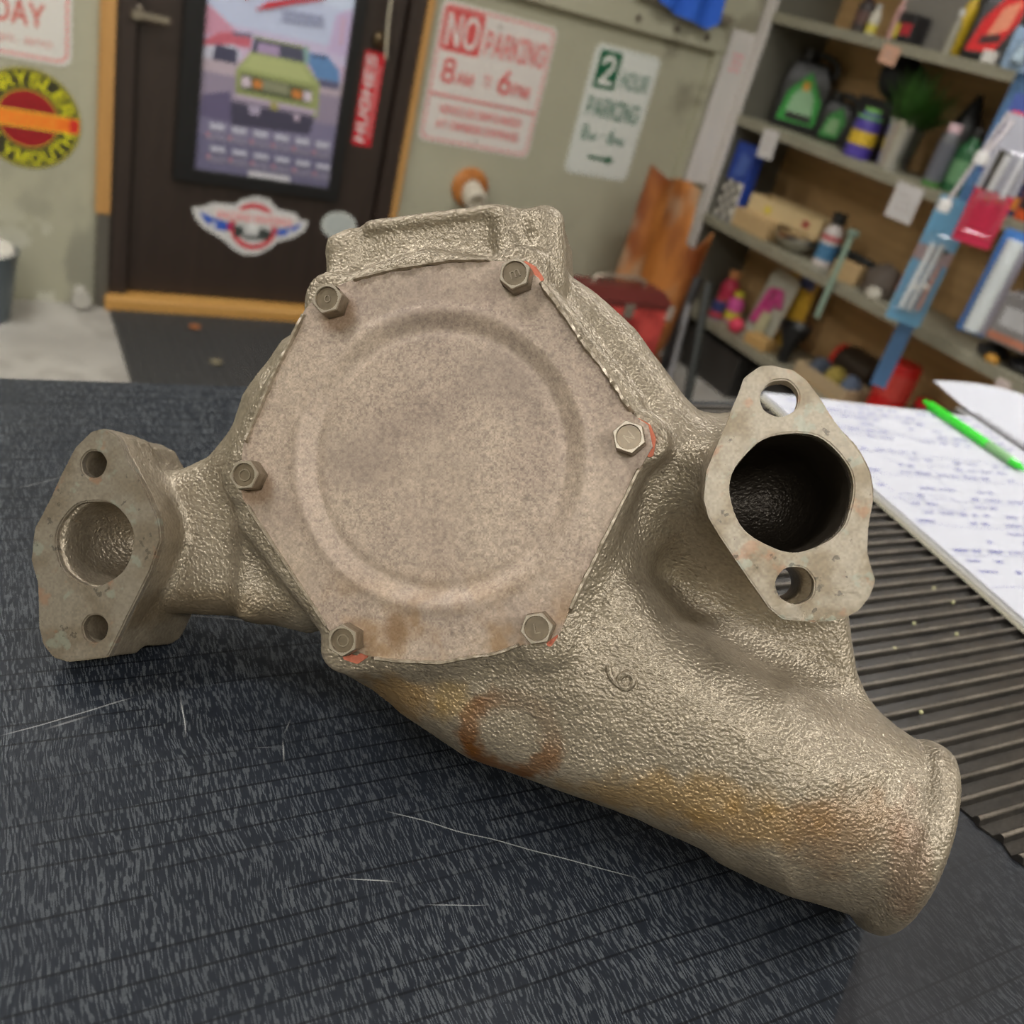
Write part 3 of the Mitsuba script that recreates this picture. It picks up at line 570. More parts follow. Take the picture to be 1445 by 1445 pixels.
# right hand pages: a bowed sheet that lifts at its far corner
ns, nt = 24, 20; V = []
for i in range(ns):
    for j in range(nt):
        x, y = i / (ns - 1) * LEN + off, j / (nt - 1)
        lift = .006 * math.sin(math.pi * min(1, y * 1.15)) + .011 * max(0, 1 - i / 3.0) ** 1.5 * (0.35 + .65 * math.cos(y * 1.3))
        V.append([x - .012 * max(0, 1 - i / 3.0) * (1 - y), WID + .0105 + y * .19 - .012 * max(0, 1 - i / 3.0) ** 1.5 * (1 - y) ** 2, lift - .001])
V = np.array(V); Fq = np.array([(i * nt + j, (i + 1) * nt + j, (i + 1) * nt + j + 1, i * nt + j + 1) for i in range(ns - 1) for j in range(nt - 1)])
up_ = trimesh.Trimesh(np.vstack([V, V - [0, 0, .0009]]), np.vstack([Fq[:, [0, 1, 2]], Fq[:, [0, 2, 3]], Fq[:, [0, 2, 1]] + ns * nt, Fq[:, [0, 3, 2]] + ns * nt]), process=False); up_.apply_transform(NM)
put(nb + '__page', up_, 'paper', smooth=40, label='blank right hand page curling up at its far corner')
put(nb + '__page_block', nbox((off + .03, WID + .008, -HN + zt + .0013), (LEN, WID + .195, -.0055), .0004), col((222, 221, 222), .7, 0, .2))
turns = 70; a = np.linspace(0, turns * 2 * np.pi, turns * 12); sp = np.column_stack([off * .2 + .012 + (LEN - .03) * a / a[-1], WID + .001 + .0046 * np.cos(a), .0008 + .0048 * np.sin(a)]); sp = sp @ NM[:3, :3].T + NM[:3, 3]
put(nb + '__spiral', tube(sp, .0007, 5), col((150, 148, 150), .35, .7), smooth=True)
# handwriting: pen strokes as thin ribbons on the page
def ribbon(P, w):
    P = np.asarray(P); t = np.gradient(P, axis=0); t /= np.linalg.norm(t, axis=1, keepdims=True) + 1e-9; n = np.column_stack([-t[:, 1], t[:, 0]]) * w / 2
    k = len(P); v = np.vstack([P + n, P - n]); f = []
    for i in range(k - 1): f += [(i, k + i, k + i + 1), (i, k + i + 1, i + 1)]
    return np.column_stack([v, np.zeros(2 * k)]), np.array(f)
rib_v, rib_f, nn = [], [], 0
def stroke(P, w=.00050):
    global nn
    v, f = ribbon(P, w); rib_v.append(v); rib_f.append(f + nn); nn += len(v)
for row in range(29):                     # lines of writing run from the free edge towards the spiral, perpendicular to the free edge's long side
    x = .012 + row * .0148; y = .006 + rng.random() * .02
    while y < WID - .02:
        wl = .006 + rng.random() * .016
        if rng.random() < .55 and not (row in (6, 11) ):
            n = int(wl / .0011) + 3; ph = rng.random() * 6; amp = .0015 + .0012 * rng.random()
            yy = y + np.linspace(0, wl, n * 4); k = np.arange(n * 4)
            xx = x + amp * np.sin(k * 1.55 + ph) * (0.5 + 0.5 * np.abs(np.sin(k * .37 + ph))) - .0008 * np.cos(k * .3)
            stroke(np.column_stack([xx, yy + .0006 * np.cos(k * 1.3)]))
        y += wl + .003 + rng.random() * .006
    if row % 3 == 1: yy = np.linspace(.003, WID - .008, 40); stroke(np.column_stack([x + .0062 + .0010 * np.sin(yy * 60 + row), yy]), .0005)
for (x0, y0, x1, y1) in ((.05, .10, .085, .145), (.02, .03, .09, .024), (.10, .012, .20, .02), (.13, .06, .16, .09), (.20, .03, .24, .075), (.165, .10, .19, .10), (.04, .06, .04, .09)):
    s_ = np.linspace(0, 1, 16)[:, None]; stroke(np.array([x0, y0]) + (np.array([x1 - x0, y1 - y0])) * s_ + .0008 * np.sin(s_ * 7), .00055)
t_ = np.linspace(0, 2 * np.pi, 40)
for cx, cy, rx, ry in ((.215, .055, .013, .034), (.075, .055, .011, .03), (.15, .13, .01, .02)): stroke(np.column_stack([cx + rx * np.sign(np.cos(t_)) * np.abs(np.cos(t_)) ** .5, cy + ry * np.sign(np.sin(t_)) * np.abs(np.sin(t_)) ** .5]), .0005)
hw = trimesh.Trimesh(np.concatenate(rib_v) + [0, 0, .00018], np.concatenate(rib_f), process=False); hw.apply_transform(NM)
k = put(nb + '__handwriting', hw, col((92, 94, 160), .6), label='blue ballpoint handwriting', kind='stuff')
# pen
pn = thing('pen', 'bright green translucent click pen lying across the notebook page', 'pen')
Pa, Pb = at_z(1304, 566, HN + .0055), at_z(1447, 664, HN + .0052); d = (Pb - Pa); PL = float(np.linalg.norm(d)); d /= PL
sidev = np.cross(d, [0, 0, 1.0]); sidev /= np.linalg.norm(sidev); PMx = frame(Pa, sidev, np.cross(d, sidev), d)
def pen_part(name, prof, mat, **k): m = lathe(prof, 28); m.apply_transform(PMx); return put(pn + '__' + name, m, mat, smooth=40, **k)
green = col((38, 205, 30), .18, 0, .6, clearcoat=.8); dgreen = col((40, 150, 40), .25, 0, .5)
L = PL
pen_part('clicker', [(0, 0), (.0022, .0003), (.0026, .001), (.0026, .008), (.0024, .010), (0, .010)], green)
pen_part('barrel', [(0, .009), (.0042, .0092), (.0049, .0105), (.0050, .03), (.0051, L * .66), (0, L * .66)], green, label='green barrel')
pen_part('grip', [(0, L * .655), (.0050, L * .66), (.0053, L * .70), (.0050, L * .80), (.0047, L * .875), (0, L * .88)], col((120, 168, 112), .45), label='frosted grey green grip')
pen_part('tip', [(0, L * .87), (.0047, L * .875), (.0040, L * .93), (.0018, L * .985), (.0009, L), (0, L)], green)
cm_ = box((-.0016, .0050, .012), (.0016, .0066, .045), .0006); cm_.apply_transform(PMx); c2_ = box((-.0016, .0030, .0105), (.0016, .0066, .0150), .0006); c2_.apply_transform(PMx)
put(pn + '__clip', cat(cm_, c2_), green, smooth=30)

# ------------------------------------------------------------------ signs and stickers on the back wall and the door
WHITE, RED, GREEN, BLACK = (214, 206, 202), (206, 84, 84), (24, 92, 62), (24, 24, 22)
def sign(key, label, cat_, x0, z0, w, h, base, r=.02, y=YW, thick=.003):
    t = thing(key, label, cat_); m = prism(rrect(0, 0, w, h, r), 0.0004, thick, FB(x0, z0, y)); put(t + '__panel', m, col(base, .45)); return t, Print(FB(x0, z0, y - thick))
Q = at_y(593, 197, YW); z0 = float(Q[2]); x0 = float(Q[0]) - .012
t, p = sign('parking_sign', 'white and red square sign reading NO PARKING 8AM TO 6PM', 'sign', x0, z0, .432, .432, (216, 208, 203), .026)
p.poly(rrect(.009, .009, .423, .423, .022).difference(rrect(.014, .014, .418, .418, .018)), RED)
p.rect(.018, .288, .160, .416, RED, .012); p.text('NO', .030, .302, .118, .100, WHITE)
p.text('PARKING', .175, .298, .235, .078, (208, 104, 104)); p.text('8', .040, .192, .050, .078, RED); p.text('AM', .097, .194, .062, .040, RED); p.text('TO', .196, .205, .030, .036, (214, 130, 130)); p.text('6', .252, .192, .052, .078, RED); p.text('PM', .312, .194, .066, .040, RED)
p.rect(.014, .150, .418, .157, RED); p.text('VEHICLES IMPOUNDED', .055, .098, .32, .028, (216, 120, 120)); p.text('AT OWNERS EXPENSE', .055, .050, .32, .028, (216, 120, 120))
p.poly(sg.Point(.216, .395).buffer(.005), (130, 120, 112)); p.poly(sg.Point(.216, .028).buffer(.005), (130, 120, 112)); p.done(t + '__print')
Q = at_y(797, 242, YW); t, p = sign('parking_sign', 'white and green upright sign reading 2 HOUR PARKING with an arrow', 'sign', float(Q[0]) - .008, float(Q[2]), .285, .445, (214, 216, 210), .028)
p.poly(rrect(.006, .006, .279, .439, .024).difference(rrect(.009, .009, .276, .436, .022)), (170, 178, 170))
p.rect(.024, .302, .118, .428, GREEN); p.text('2', .042, .316, .058, .098, (222, 222, 216)); p.text('HOUR', .135, .315, .125, .062, (66, 112, 92)); p.text('PARKING', .026, .206, .232, .068, (52, 104, 82))
p.text('8', .030, .122, .030, .056, (62, 110, 90)); p.text('AM', .064, .124, .034, .026, (62, 110, 90)); p.rect(.118, .146, .132, .151, (90, 130, 112)); p.text('6', .148, .122, .030, .056, (62, 110, 90)); p.text('PM', .182, .124, .040, .026, (62, 110, 90))
p.rect(.085, .062, .175, .074, GREEN); p.poly([(.170, .086), (.205, .068), (.170, .050)], GREEN); p.done(t + '__print')
Q = at_y(90, 88, YW); t, p = sign('friday_sign', 'white sign with red lettering FRIDAY in the top left corner', 'sign', float(Q[0]) - .42, float(Q[2]) - .012, .44, .46, (214, 210, 204), .03)
p.poly(rrect(.010, .010, .430, .45, .026).difference(rrect(.015, .015, .425, .445, .022)), RED)
p.text('5', .262, .164, .060, .105, RED); p.text('AM', .330, .170, .070, .055, RED); p.text('FRIDAY', .150, .088, .222, .060, (198, 100, 92)); p.text('2 ago. ano', .190, .036, .2, .028, (206, 140, 134), False); p.done(t + '__print')
Q0 = at_y(113, 180, YW); r = .137; cx, cz = float(Q0[0]) - r + .002, float(at_y(55, 98, YW)[2] + at_y(50, 237, YW)[2]) / 2
t = thing('round_sign', 'round dark sign with yellow lettering and a red and orange centre', 'sign')
m = lathe([(0, 0.0004), (r, .0004), (r, .003), (r - .002, .0045), (0, .0045)], 64); m.apply_transform(FB(cx, cz)); put(t + '__panel', m, col((52, 50, 24), .4))
p = Print(FB(cx, cz, YW - .0045)); O_ = sg.Point(0, 0)
p.poly(O_.buffer(r - .002, 32).difference(O_.buffer(r - .006, 32)), (196, 186, 70)); p.poly(O_.buffer(.080, 32), (214, 190, 60)); p.poly(O_.buffer(.077, 32), (150, 24, 30))
for i in range(-5, 6): p.rect(i * .013 - .001, -.058 + abs(i) * .004, i * .013 + .001, .058 - abs(i) * .004, (110, 14, 22)); p.k -= 1
p.k += 1
p.poly(sg.box(-r + .006, -.026, r - .004, .022).intersection(O_.buffer(r - .003, 32)), (226, 196, 60)); p.poly(sg.box(-r + .006, -.022, r - .030, .018).intersection(O_.buffer(r - .004, 32)), (236, 118, 34)); p.poly(sg.box(r - .030, -.022, r - .004, .018).intersection(O_.buffer(r - .005, 32)), (206, 48, 36))
p.text('SERVICE', -.085, -.016, .16, .028, (240, 150, 50)); p.arc('CHRYSLER', 0, 0, .107, 158, 22, .036, .030, (224, 218, 40)); p.arc('PLYMOUTH', 0, 0, .107, 202, 338, .036, .030, (224, 218, 40), inner=True); p.done(t + '__print')
# framed calendar poster on the door
yd = YW + .02
fx0, fz0 = float(at_y(243, 250, yd)[0]), float(at_y(250, 252, yd)[2]); px0, pz0 = float(at_y(272, 237, yd)[0]), float(at_y(272, 237, yd)[2]); px1 = float(at_y(463, 260, yd)[0])
t = thing('framed_calendar', 'calendar poster of a green old pickup truck in a black frame on the door', 'calendar')
W_ = px1 - px0; H_ = .66
put(t + '__frame', cat(*[box(a, b, .003) for a, b in (((fx0, yd - .022, fz0), (px0 + .002, yd, pz0 + H_ + .03)), ((px1 - .002, yd - .022, fz0), (px1 + (px0 - fx0) * .6, yd, pz0 + H_ + .03)), ((fx0, yd - .022, fz0), (px1 + (px0 - fx0) * .6, yd, pz0 + .002)), ((fx0, yd - .022, pz0 + H_), (px1 + (px0 - fx0) * .6, yd, pz0 + H_ + .03)))]), col((20, 20, 22), .4))
put(t + '__sheet', box((px0, yd - .008, pz0), (px1, yd - .001, pz0 + H_)), col((196, 186, 206), .5))
p = Print(FB(px0, pz0, yd - .0082), .00012)
def Z(x, y): return ((x - (190 + (890 - y) * .084)) / (730 + (890 - y) * .073) * W_, (890 + (x - 190) * (.13 + (890 - y) * .00005) - y) * .00056)
def zp(c, *pts): c = tuple(int(.84 * a + .16 * b) for a, b in zip(c, (150, 145, 162))); p.poly([Z(*q) for q in pts], c)
bands = [(0, (112, 108, 138)), (.11, (126, 120, 150)), (.20, (150, 138, 160)), (.29, (186, 170, 182)), (.335, (204, 180, 206)), (.38, (202, 192, 222)), (.43, (196, 204, 232)), (.54, (206, 216, 240))]
for (z, c), (z2, _) in zip(bands, bands[1:] + [(H_, None)]): p.rect(0, z, W_, z2, c); p.k -= 1
p.k += 1
zp((216, 150, 176), (265, 60), (330, 110), (420, 190), (250, 215)); zp((206, 186, 226), (950, 90), (1040, 60), (1025, 290), (900, 270)); zp((214, 170, 190), (985, 100), (1000, 100), (985, 230), (970, 230))
zp((206, 96, 112), (245, 235), (330, 195), (430, 190), (495, 215), (490, 265), (400, 255), (250, 262)); zp((206, 206, 224), (245, 260), (400, 250), (450, 300), (420, 330), (245, 320)); zp((60, 60, 84), (310, 250), (420, 275), (415, 345), (290, 325)); zp((96, 96, 122), (390, 190), (500, 195), (490, 215), (400, 205))
zp((92, 140, 196), (800, 275), (900, 285), (970, 360), (970, 420), (840, 400), (800, 330)); zp((60, 74, 116), (820, 280), (895, 290), (900, 305), (820, 295)); zp((84, 84, 116), (850, 405), (970, 420), (965, 455), (860, 440))
zp((92, 84, 118), (240, 500), (380, 480), (400, 640), (230, 610))
zp((56, 54, 74), (385, 530), (830, 600), (800, 690), (385, 650)); zp((70, 72, 92), (512, 205), (795, 255), (775, 330), (490, 285)); zp((176, 150, 190), (530, 235), (640, 250), (640, 300), (520, 285)); zp((150, 160, 100), (500, 205), (800, 250), (798, 262), (505, 216)); zp((140, 180, 176), (770, 250), (800, 258), (795, 335), (775, 330))
zp((164, 176, 104), (412, 372), (490, 280), (775, 325), (860, 430), (845, 600), (815, 590), (830, 470)); zp((186, 196, 124), (440, 360), (500, 292), (765, 335), (820, 425)); zp((150, 160, 92), (412, 370), (850, 440), (835, 560), (410, 490)); zp((74, 84, 52), (440, 385), (810, 455), (800, 530), (430, 470))
zp((140, 142, 108), (550, 415), (690, 438), (690, 490), (550, 465)); zp((216, 128, 50), (500, 415), (548, 422), (545, 465), (500, 458)); zp((216, 128, 50), (708, 458), (762, 466), (758, 508), (705, 498)); zp((222, 204, 216), (440, 405), (485, 405), (490, 455), (440, 455)); zp((222, 206, 220), (770, 465), (815, 470), (812, 520), (770, 515))
zp((196, 178, 200), (395, 488), (835, 560), (835, 585), (400, 512)); zp((168, 160, 90), (590, 525), (632, 530), (630, 570), (590, 565)); zp((176, 164, 190), (470, 545), (540, 552), (530, 600), (480, 590)); zp((190, 170, 190), (715, 585), (750, 590), (745, 625), (715, 615))
for r_, (yy, hh) in enumerate(((640, 45), (760, 40))):
    for c_ in range(6):
        x = 275 + c_ * 112; y = yy + c_ * 16; zp((196, 196, 214), (x, y), (x + 78, y + 10), (x + 76, y + hh), (x, y + hh - 10))
        for l_ in range(3): yy2 = y + hh + 10 + l_ * 13; zp((178, 172, 192), (x - 18, yy2), (x + 84, yy2 + 13), (x + 84, yy2 + 18), (x - 18, yy2 + 5)); p.k -= 1
        p.k += 1; zp((206, 130, 140), (x - 18, y + hh + 8), (x - 2, y + hh + 10), (x - 2, y + hh + 26), (x - 18, y + hh + 24))
zp((216, 214, 220), (470, 888), (690, 918), (688, 948), (468, 918))
zp((206, 46, 58), (505, 85), (575, 42), (720, 22), (885, 8), (880, 22), (720, 45), (600, 70)); zp((206, 46, 58), (455, 40), (490, -60), (540, -70), (500, 15)); zp((206, 46, 58), (600, 0), (690, -60), (880, -30), (870, -5), (700, 14)); zp((216, 222, 240), (640, -10), (690, -35), (720, -5), (680, 4))
for i in range(3): zp((140, 146, 176), (650, 75 + i * 22), (880, 100 + i * 20), (880, 108 + i * 20), (650, 83 + i * 22))
p.done(t + '__print')
# winged sticker
cx, cz = float(at_y(355, 320, yd)[0]), float(at_y(355, 320, yd)[2])
def zw_(x, y): return ((x - 515) / 610 * .375, (1212 - y + (x - 515) * .115) / 310 * .19)
outl = [(205, 1115), (255, 1112), (300, 1090), (420, 1098), (450, 1070), (520, 1050), (590, 1065), (640, 1120), (740, 1140), (770, 1175), (815, 1185), (800, 1230), (740, 1270), (660, 1290), (620, 1330), (560, 1362), (490, 1362), (430, 1330), (390, 1290), (330, 1250), (270, 1215), (225, 1165)]
t = thing('winged_sticker', 'white winged badge sticker with red ring and blue wing tips on the dark door', 'sticker')
m = prism(sg.Polygon([zw_(*q) for q in outl]).buffer(.004), 0.0003, .0015, FB(cx, cz, yd)); put(t + '__backing', m, col((212, 210, 210), .4))
p = Print(FB(cx, cz, yd - .0015)); zq = lambda c, *pts: p.poly([zw_(*q) for q in pts], c)
zq((56, 92, 190), (235, 1130), (330, 1170), (390, 1190), (385, 1235), (330, 1225), (270, 1185)); zq((56, 92, 190), (790, 1190), (700, 1220), (640, 1225), (640, 1265), (710, 1258), (760, 1230)); zq((206, 210, 224), (300, 1185), (330, 1190), (325, 1215), (300, 1205)); zq((206, 210, 224), (710, 1230), (740, 1222), (735, 1245), (712, 1250))
c0 = zw_(525, 1210); p.poly(sg.Point(c0).buffer(.083, 24), (214, 212, 212)); p.poly(sg.Point(c0).buffer(.078, 24).difference(sg.Point(c0).buffer(.060, 24)), (204, 66, 76)); p.poly(sg.Point(c0).buffer(.048, 24), (196, 196, 196))
zq((60, 66, 64), (415, 1195), (470, 1215), (480, 1260), (430, 1270)); zq((60, 66, 64), (560, 1215), (630, 1240), (610, 1285), (545, 1280)); zq((88, 90, 90), (470, 1255), (560, 1265), (560, 1285), (480, 1280)); zq((230, 230, 230), (495, 1180), (545, 1190), (545, 1240), (495, 1235)); zq((168, 40, 90), (385, 1185), (412, 1190), (410, 1235), (385, 1230)); zq((168, 40, 90), (635, 1220), (655, 1222), (650, 1255), (632, 1255))
zq((222, 214, 212), (300, 1100), (745, 1150), (760, 1200), (690, 1215), (400, 1175), (300, 1160)); a_ = zw_(330, 1163); p.text('RACING ENGINES', a_[0], a_[1], .245, .024, (222, 104, 110)); p.done(t + '__print')
t = thing('round_sticker', 'plain white round sticker beside the winged badge on the door', 'sticker'); q = at_y(478, 318, yd); m = lathe([(0, .0003), (.048, .0003), (.048, .0015), (0, .0015)], 40); m.apply_scale([1.3, 1, 1]); m.apply_transform(FB(float(q[0]), float(q[2]), yd)); put(t + '__backing', m, col((198, 202, 198), .5))
p = Print(FB(float(q[0]), float(q[2]), yd - .0015)); p.poly(affinity.scale(sg.Point(0, 0).buffer(.038, 24), 1.3, 1), (184, 190, 188)); p.done(t + '__print')
t = thing('red_sticker', 'narrow upright red sticker with white sideways lettering HUGHES', 'sticker'); q = at_y(493, 203, yd); w_, h_ = .068, float(at_y(527, 72, yd)[2] - q[2])
put(t + '__backing', prism(rrect(0, 0, w_, h_, .008), .0003, .0015, FB(float(q[0]) + .006, float(q[2]), yd)), col((196, 30, 46), .4)); p = Print(FB(float(q[0]) + .006, float(q[2]), yd - .0015)); p.text('HUGHES', .043, .010, h_ - .024, .036, (224, 216, 216), rot=90, slant=.2); p.text('ENGINES', .060, .03, h_ - .07, .011, (214, 150, 150), rot=90); p.done(t + '__print')
# stub of pipe in the wall
q = at_y(662, 264, YW); t = thing('pipe_stub', 'white pipe stub with a rusty collar sticking out of the back wall', 'pipe')
Mq = FB(float(q[0]), float(q[2])); m = lathe([(.036, 0), (.068, 0), (.070, .012), (.058, .03), (.040, .034), (.036, .03)], 28); m.apply_transform(Mq); put(t + '__collar', m, 'rusty_varnish', smooth=40)
m = lathe([(0, .02), (.030, .02), (.030, .0), (.040, 0), (.042, .075), (.036, .09), (.026, .09), (.024, .06), (0, .06)], 24); m.apply_transform(trimesh.transformations.rotation_matrix(.35, [1, 0, 0])); m.apply_transform(Mq); put(t + '__end', m, col((200, 192, 176), .5), smooth=40)
# blue cloth hung over the top board
pts = [(905, -60), (925, 2), (945, 18), (968, 28), (990, 39), (1003, 30), (1012, -5), (1020, -60)]
P = np.array([[*at_y(x, y, YW - .06)[[0, 2]]] for x, y in pts]); m = tm(m3.CrossSection([P if sg.Polygon(P).exterior.is_ccw else P[::-1]]).extrude(.006).refine_to_length(.02)); m.vertices[:, 2] += .016 * np.sin(m.vertices[:, 0] * 55) + .01; m.apply_transform(FB(0, 0, YW - .082))
put('blue_cloth', m, col((38, 92, 196), .8), smooth=50, label='bright blue cloth hanging from the board at the top of the wall', cat_='cloth')
put('hook_rail', box((float(at_y(890, -20, YW)[0]), YW - .075, .36), (2.40, YW - .04, .385), .003), col((120, 112, 96), .5), label='thin metal rail along the top board above the green sign', cat_='rail')
# white board and paper at the end of the shelving
yb = YW - .03
bl, br = float(at_y(967, 256, yb)[0]), float(at_y(1000, 262, yb)[0])
t = thing('white_board', 'narrow white board standing upright at the left end of the shelving', 'board'); put(t + '__board', box((bl, yb, float(at_y(967, 256, yb)[2])), (min(bl + .115, XS - .007), YW - .001, float(at_y(1035, 40, yb)[2])), .004), col((206, 200, 196), .5))
p = Print(frame((bl, yb, 0), (1, 0, 0), (0, 0, 1), (0, -1, 0))); zz = float(at_y(1040, 88, yb)[2])
for i in range(3):
    for j in range(4): p.rect(.03 + j * .014, zz - .035 + i * .024, .038 + j * .014, zz - .020 + i * .024, (222, 150, 158)); p.k -= 1
p.done(t + '__print')
# ------------------------------------------------------------------ shelving
ZA, ZB, ZC, ZD = (float(np.mean([at_x(*q, XS)[2] for q in qs])) for qs in (((1101, 20), (1426, 94)), ((1049, 164), (1339, 275)), ((1000, 304), (1410, 518)), ((994, 448), (1087, 508))))
ZE = FLOOR + .03; YL = YW - .06; YR = 0.55; XB = XS + .31
t = thing('shelving', 'grey metal shelving full of garage supplies along the right wall', 'shelf')
for z in (ZA + .37, ZA, ZB, ZC, ZD): put(t + '__shelf_board', cat(box((XS, YR, z - .034), (XS + .012, YL, z - .001)), box((XS + .012, YR, z - .008), (XB, YL, z - .001))), 'shelf_paint')
put(t + '__end_panel', box((XS + .012, YL, FLOOR), (XB, YL + .012, CEIL - .5)), col((96, 94, 84), .6)); put(t + '__end_panel', box((XS + .012, YR - .012, FLOOR), (XB, YR, CEIL - .5)), col((96, 94, 84), .6))
put(t + '__back_panel', box((XB, YR, FLOOR), (XB + .006, YL + .012, CEIL - .5)), 'hardboard')
put(t + '__post', box((XS - .004, YL - .004, FLOOR), (XS + .012, YL + .05, CEIL - .5), .002), col((200, 194, 190), .5), label='white corner post')
q = at_x(1430, 520, XS); put(t + '__post', box((XS - .012, float(q[1]) - .022, FLOOR), (XS - .0005, float(q[1]) + .022, ZC - .02), .002), col((196, 180, 176), .5), label='pale prop under the lower shelf')
def on(px, py, z, d): P = at_x(px, py, XS + d); P[2] = z; return P
FS = lambda P: frame(P, (0, -1, 0), (0, 0, 1), (-1, 0, 0))
def spot(bx, by, z, tx, ty, wpx, d=None):
    P = at_z(bx, by, z) if d is None else on(bx, by, z, d)
    if P[0] < XS + .018 + wpx * 1.15e-3: P = on(bx, by, z, .018 + wpx * 1.15e-3)
    lim = XB - .03 - wpx * 2.9 / FPX * .5
    if P[0] > lim: P[:2] *= lim / P[0]
    return P, max(.02, float(top_z(P, tx, ty)) - z), wpx * depth(P) / FPX
def bottle(key, label, cat_, s, prof, mat, bands=(), cap=None, cap_mat=None, group=None, n=20):
    P, h, w = s; r = w / 2; t = thing(key, label, cat_, group)
    put(t + '__body', moved(lathe([(0, 0)] + [(a * r, b * h) for a, b in prof] + [(0, prof[-1][1] * h)], n), P), mat, smooth=40)
    for nm, a, b, rr, bm in bands: put(t + '__' + nm, moved(lathe([(rr * r * .98, a * h), (rr * r * 1.02, a * h), (rr * r * 1.02, b * h), (rr * r * .98, b * h)], n), P), bm, smooth=40)
    if cap: put(t + '__cap', moved(lathe([(0, cap[0] * h), (cap[2] * r, cap[0] * h), (cap[2] * r, cap[1] * h * .98), (cap[2] * r * .85, cap[1] * h), (0, cap[1] * h)], n), P), cap_mat, smooth=40)
    return t
CAN = [(.95, 0), (1, .03), (1, .78), (.9, .83), (.5, .86), (.5, .88)]
SLIM = [(.92, 0), (1, .02), (1, .62), (.85, .70), (.45, .80), (.42, .86)]
def jug(key, label, s, bodyc, labc, dp=.11, lab=None, cat_='jug'):
    P, h, w = s; t = thing(key, label, cat_); M = trimesh.transformations.rotation_matrix(.60, [0, 0, 1]); M[:3, 3] = P
    tr = lambda m: m.apply_transform(M)
    lo = box((-dp / 2, -w / 2, 0), (dp / 2, w / 2, h * .62), .012); sh = box((-dp * .36, -w * .30, h * .5), (dp * .36, w * .42, h * .86), .012)
    put(t + '__body', tr(tm(m3.Manifold.hull_points(np.vstack([lo.vertices, sh.vertices])))), bodyc, smooth=35)
    put(t + '__cap', tr(moved(lathe([(0, 0), (.022, 0), (.022, h * .10), (.026, h * .10), (.026, h * .15), (0, h * .15)], 16), (0, w * .22, h * .85))), bodyc, smooth=35)
    put(t + '__handle', tr(tube([np.array([0, -w * (.05 + .38 * math.sin(a)), h * (.80 + .16 * math.cos(a))]) for a in np.linspace(-.3, 2.3, 12)], .011, 8)), bodyc, smooth=True)
    p = Print(M @ frame((-dp / 2 - .0004, 0, 0), (0, -1, 0), (0, 0, 1), (-1, 0, 0)), .0003)
    for poly, c in lab: p.poly(sg.Polygon([(x * w, y * h) for x, y in poly]).buffer(.004), c)
    p.done(t + '__label'); return t
def carton(key, label, P, size, c, rz=0., cat_='box', bands=(), group=None, lid=None):
    t = thing(key, label, cat_, group); M = np.eye(4); M[:2, :2] = [[math.cos(rz), -math.sin(rz)], [math.sin(rz), math.cos(rz)]]; M[:3, 3] = P
    sx, sy, sz = size; put(t + '__body', obox(M, (-sx / 2, -sy / 2, 0), (sx / 2, sy / 2, sz), .003), c if isinstance(c, str) else col(c, .5))
    for i, (z0, z1, y0, y1, bc) in enumerate(bands): put(t + '__label', obox(M, (-sx / 2 - .0012, (y0 - .5) * sy, z0 * sz), (-sx / 2 + .001, (y1 - .5) * sy, z1 * sz)), col(bc, .5))
    return t
bk = col((22, 23, 24), .35); DARK = col((34, 34, 34), .45)
# level B
DIA = [(-.36, .10), (.40, .12), (.38, .40), (.02, .72), (-.30, .45)]
jug('oil_jug', 'large black oil jug with a green diamond label, leftmost on its shelf', spot(1122, 180, ZB, 1128, 64, 68), bk, None, .13, [(DIA, (52, 150, 62)), ([(-.22, .22), (.28, .22), (.22, .42), (.02, .6), (-.18, .42)], (150, 190, 150)), ([(-.2, .14), (.3, .14), (.3, .20), (-.2, .20)], (40, 40, 38)), ([(-.04, .52), (.06, .52), (.06, .60), (-.04, .60)], (206, 150, 50))])
jug('oil_bottle', 'small black oil bottle with a green oval label beside the large oil jug', spot(1170, 198, ZB, 1180, 128, 46), bk, None, .07, [([(-.3, .1), (.2, .12), (.3, .45), (.1, .7), (-.2, .5)], (60, 140, 66)), ([(-.18, .2), (.12, .2), (.12, .45), (-.1, .45)], (140, 180, 130))], 'bottle')
bottle('cleaner_bottle', 'purple bottle with a yellow band and green top on the shelf', 'bottle', spot(1209, 216, ZB, 1224, 150, 38, .06), [(.95, 0), (1, .03), (1, .68), (.8, .84), (.5, .95), (.4, 1)], col((74, 58, 150), .35), [('band', .26, .54, 1.0, col((206, 172, 48), .4)), ('shoulder', .78, .84, .92, col((110, 176, 90), .4))], (.86, 1.0, .62), col((120, 180, 90), .4))
s = spot(1258, 232, ZB, 1272, 168, 52, .08); P, h, w = s; t = thing('potted_grass', 'bushy green grass plant in a shiny silver metal pot', 'potted plant')
put(t + '__pot', moved(lathe([(0, 0), (w * .40, 0), (w * .5, h), (w * .53, h), (w * .53, h * .96), (w * .47, h * .96), (w * .38, .01), (0, .01)], 28), P), col((206, 204, 200), .18, .95), smooth=40); put(t + '__soil', moved(lathe([(0, h * .8), (w * .44, h * .8), (w * .43, h * .77), (0, h * .77)], 20), P), col((50, 40, 30), .9))
gm = []
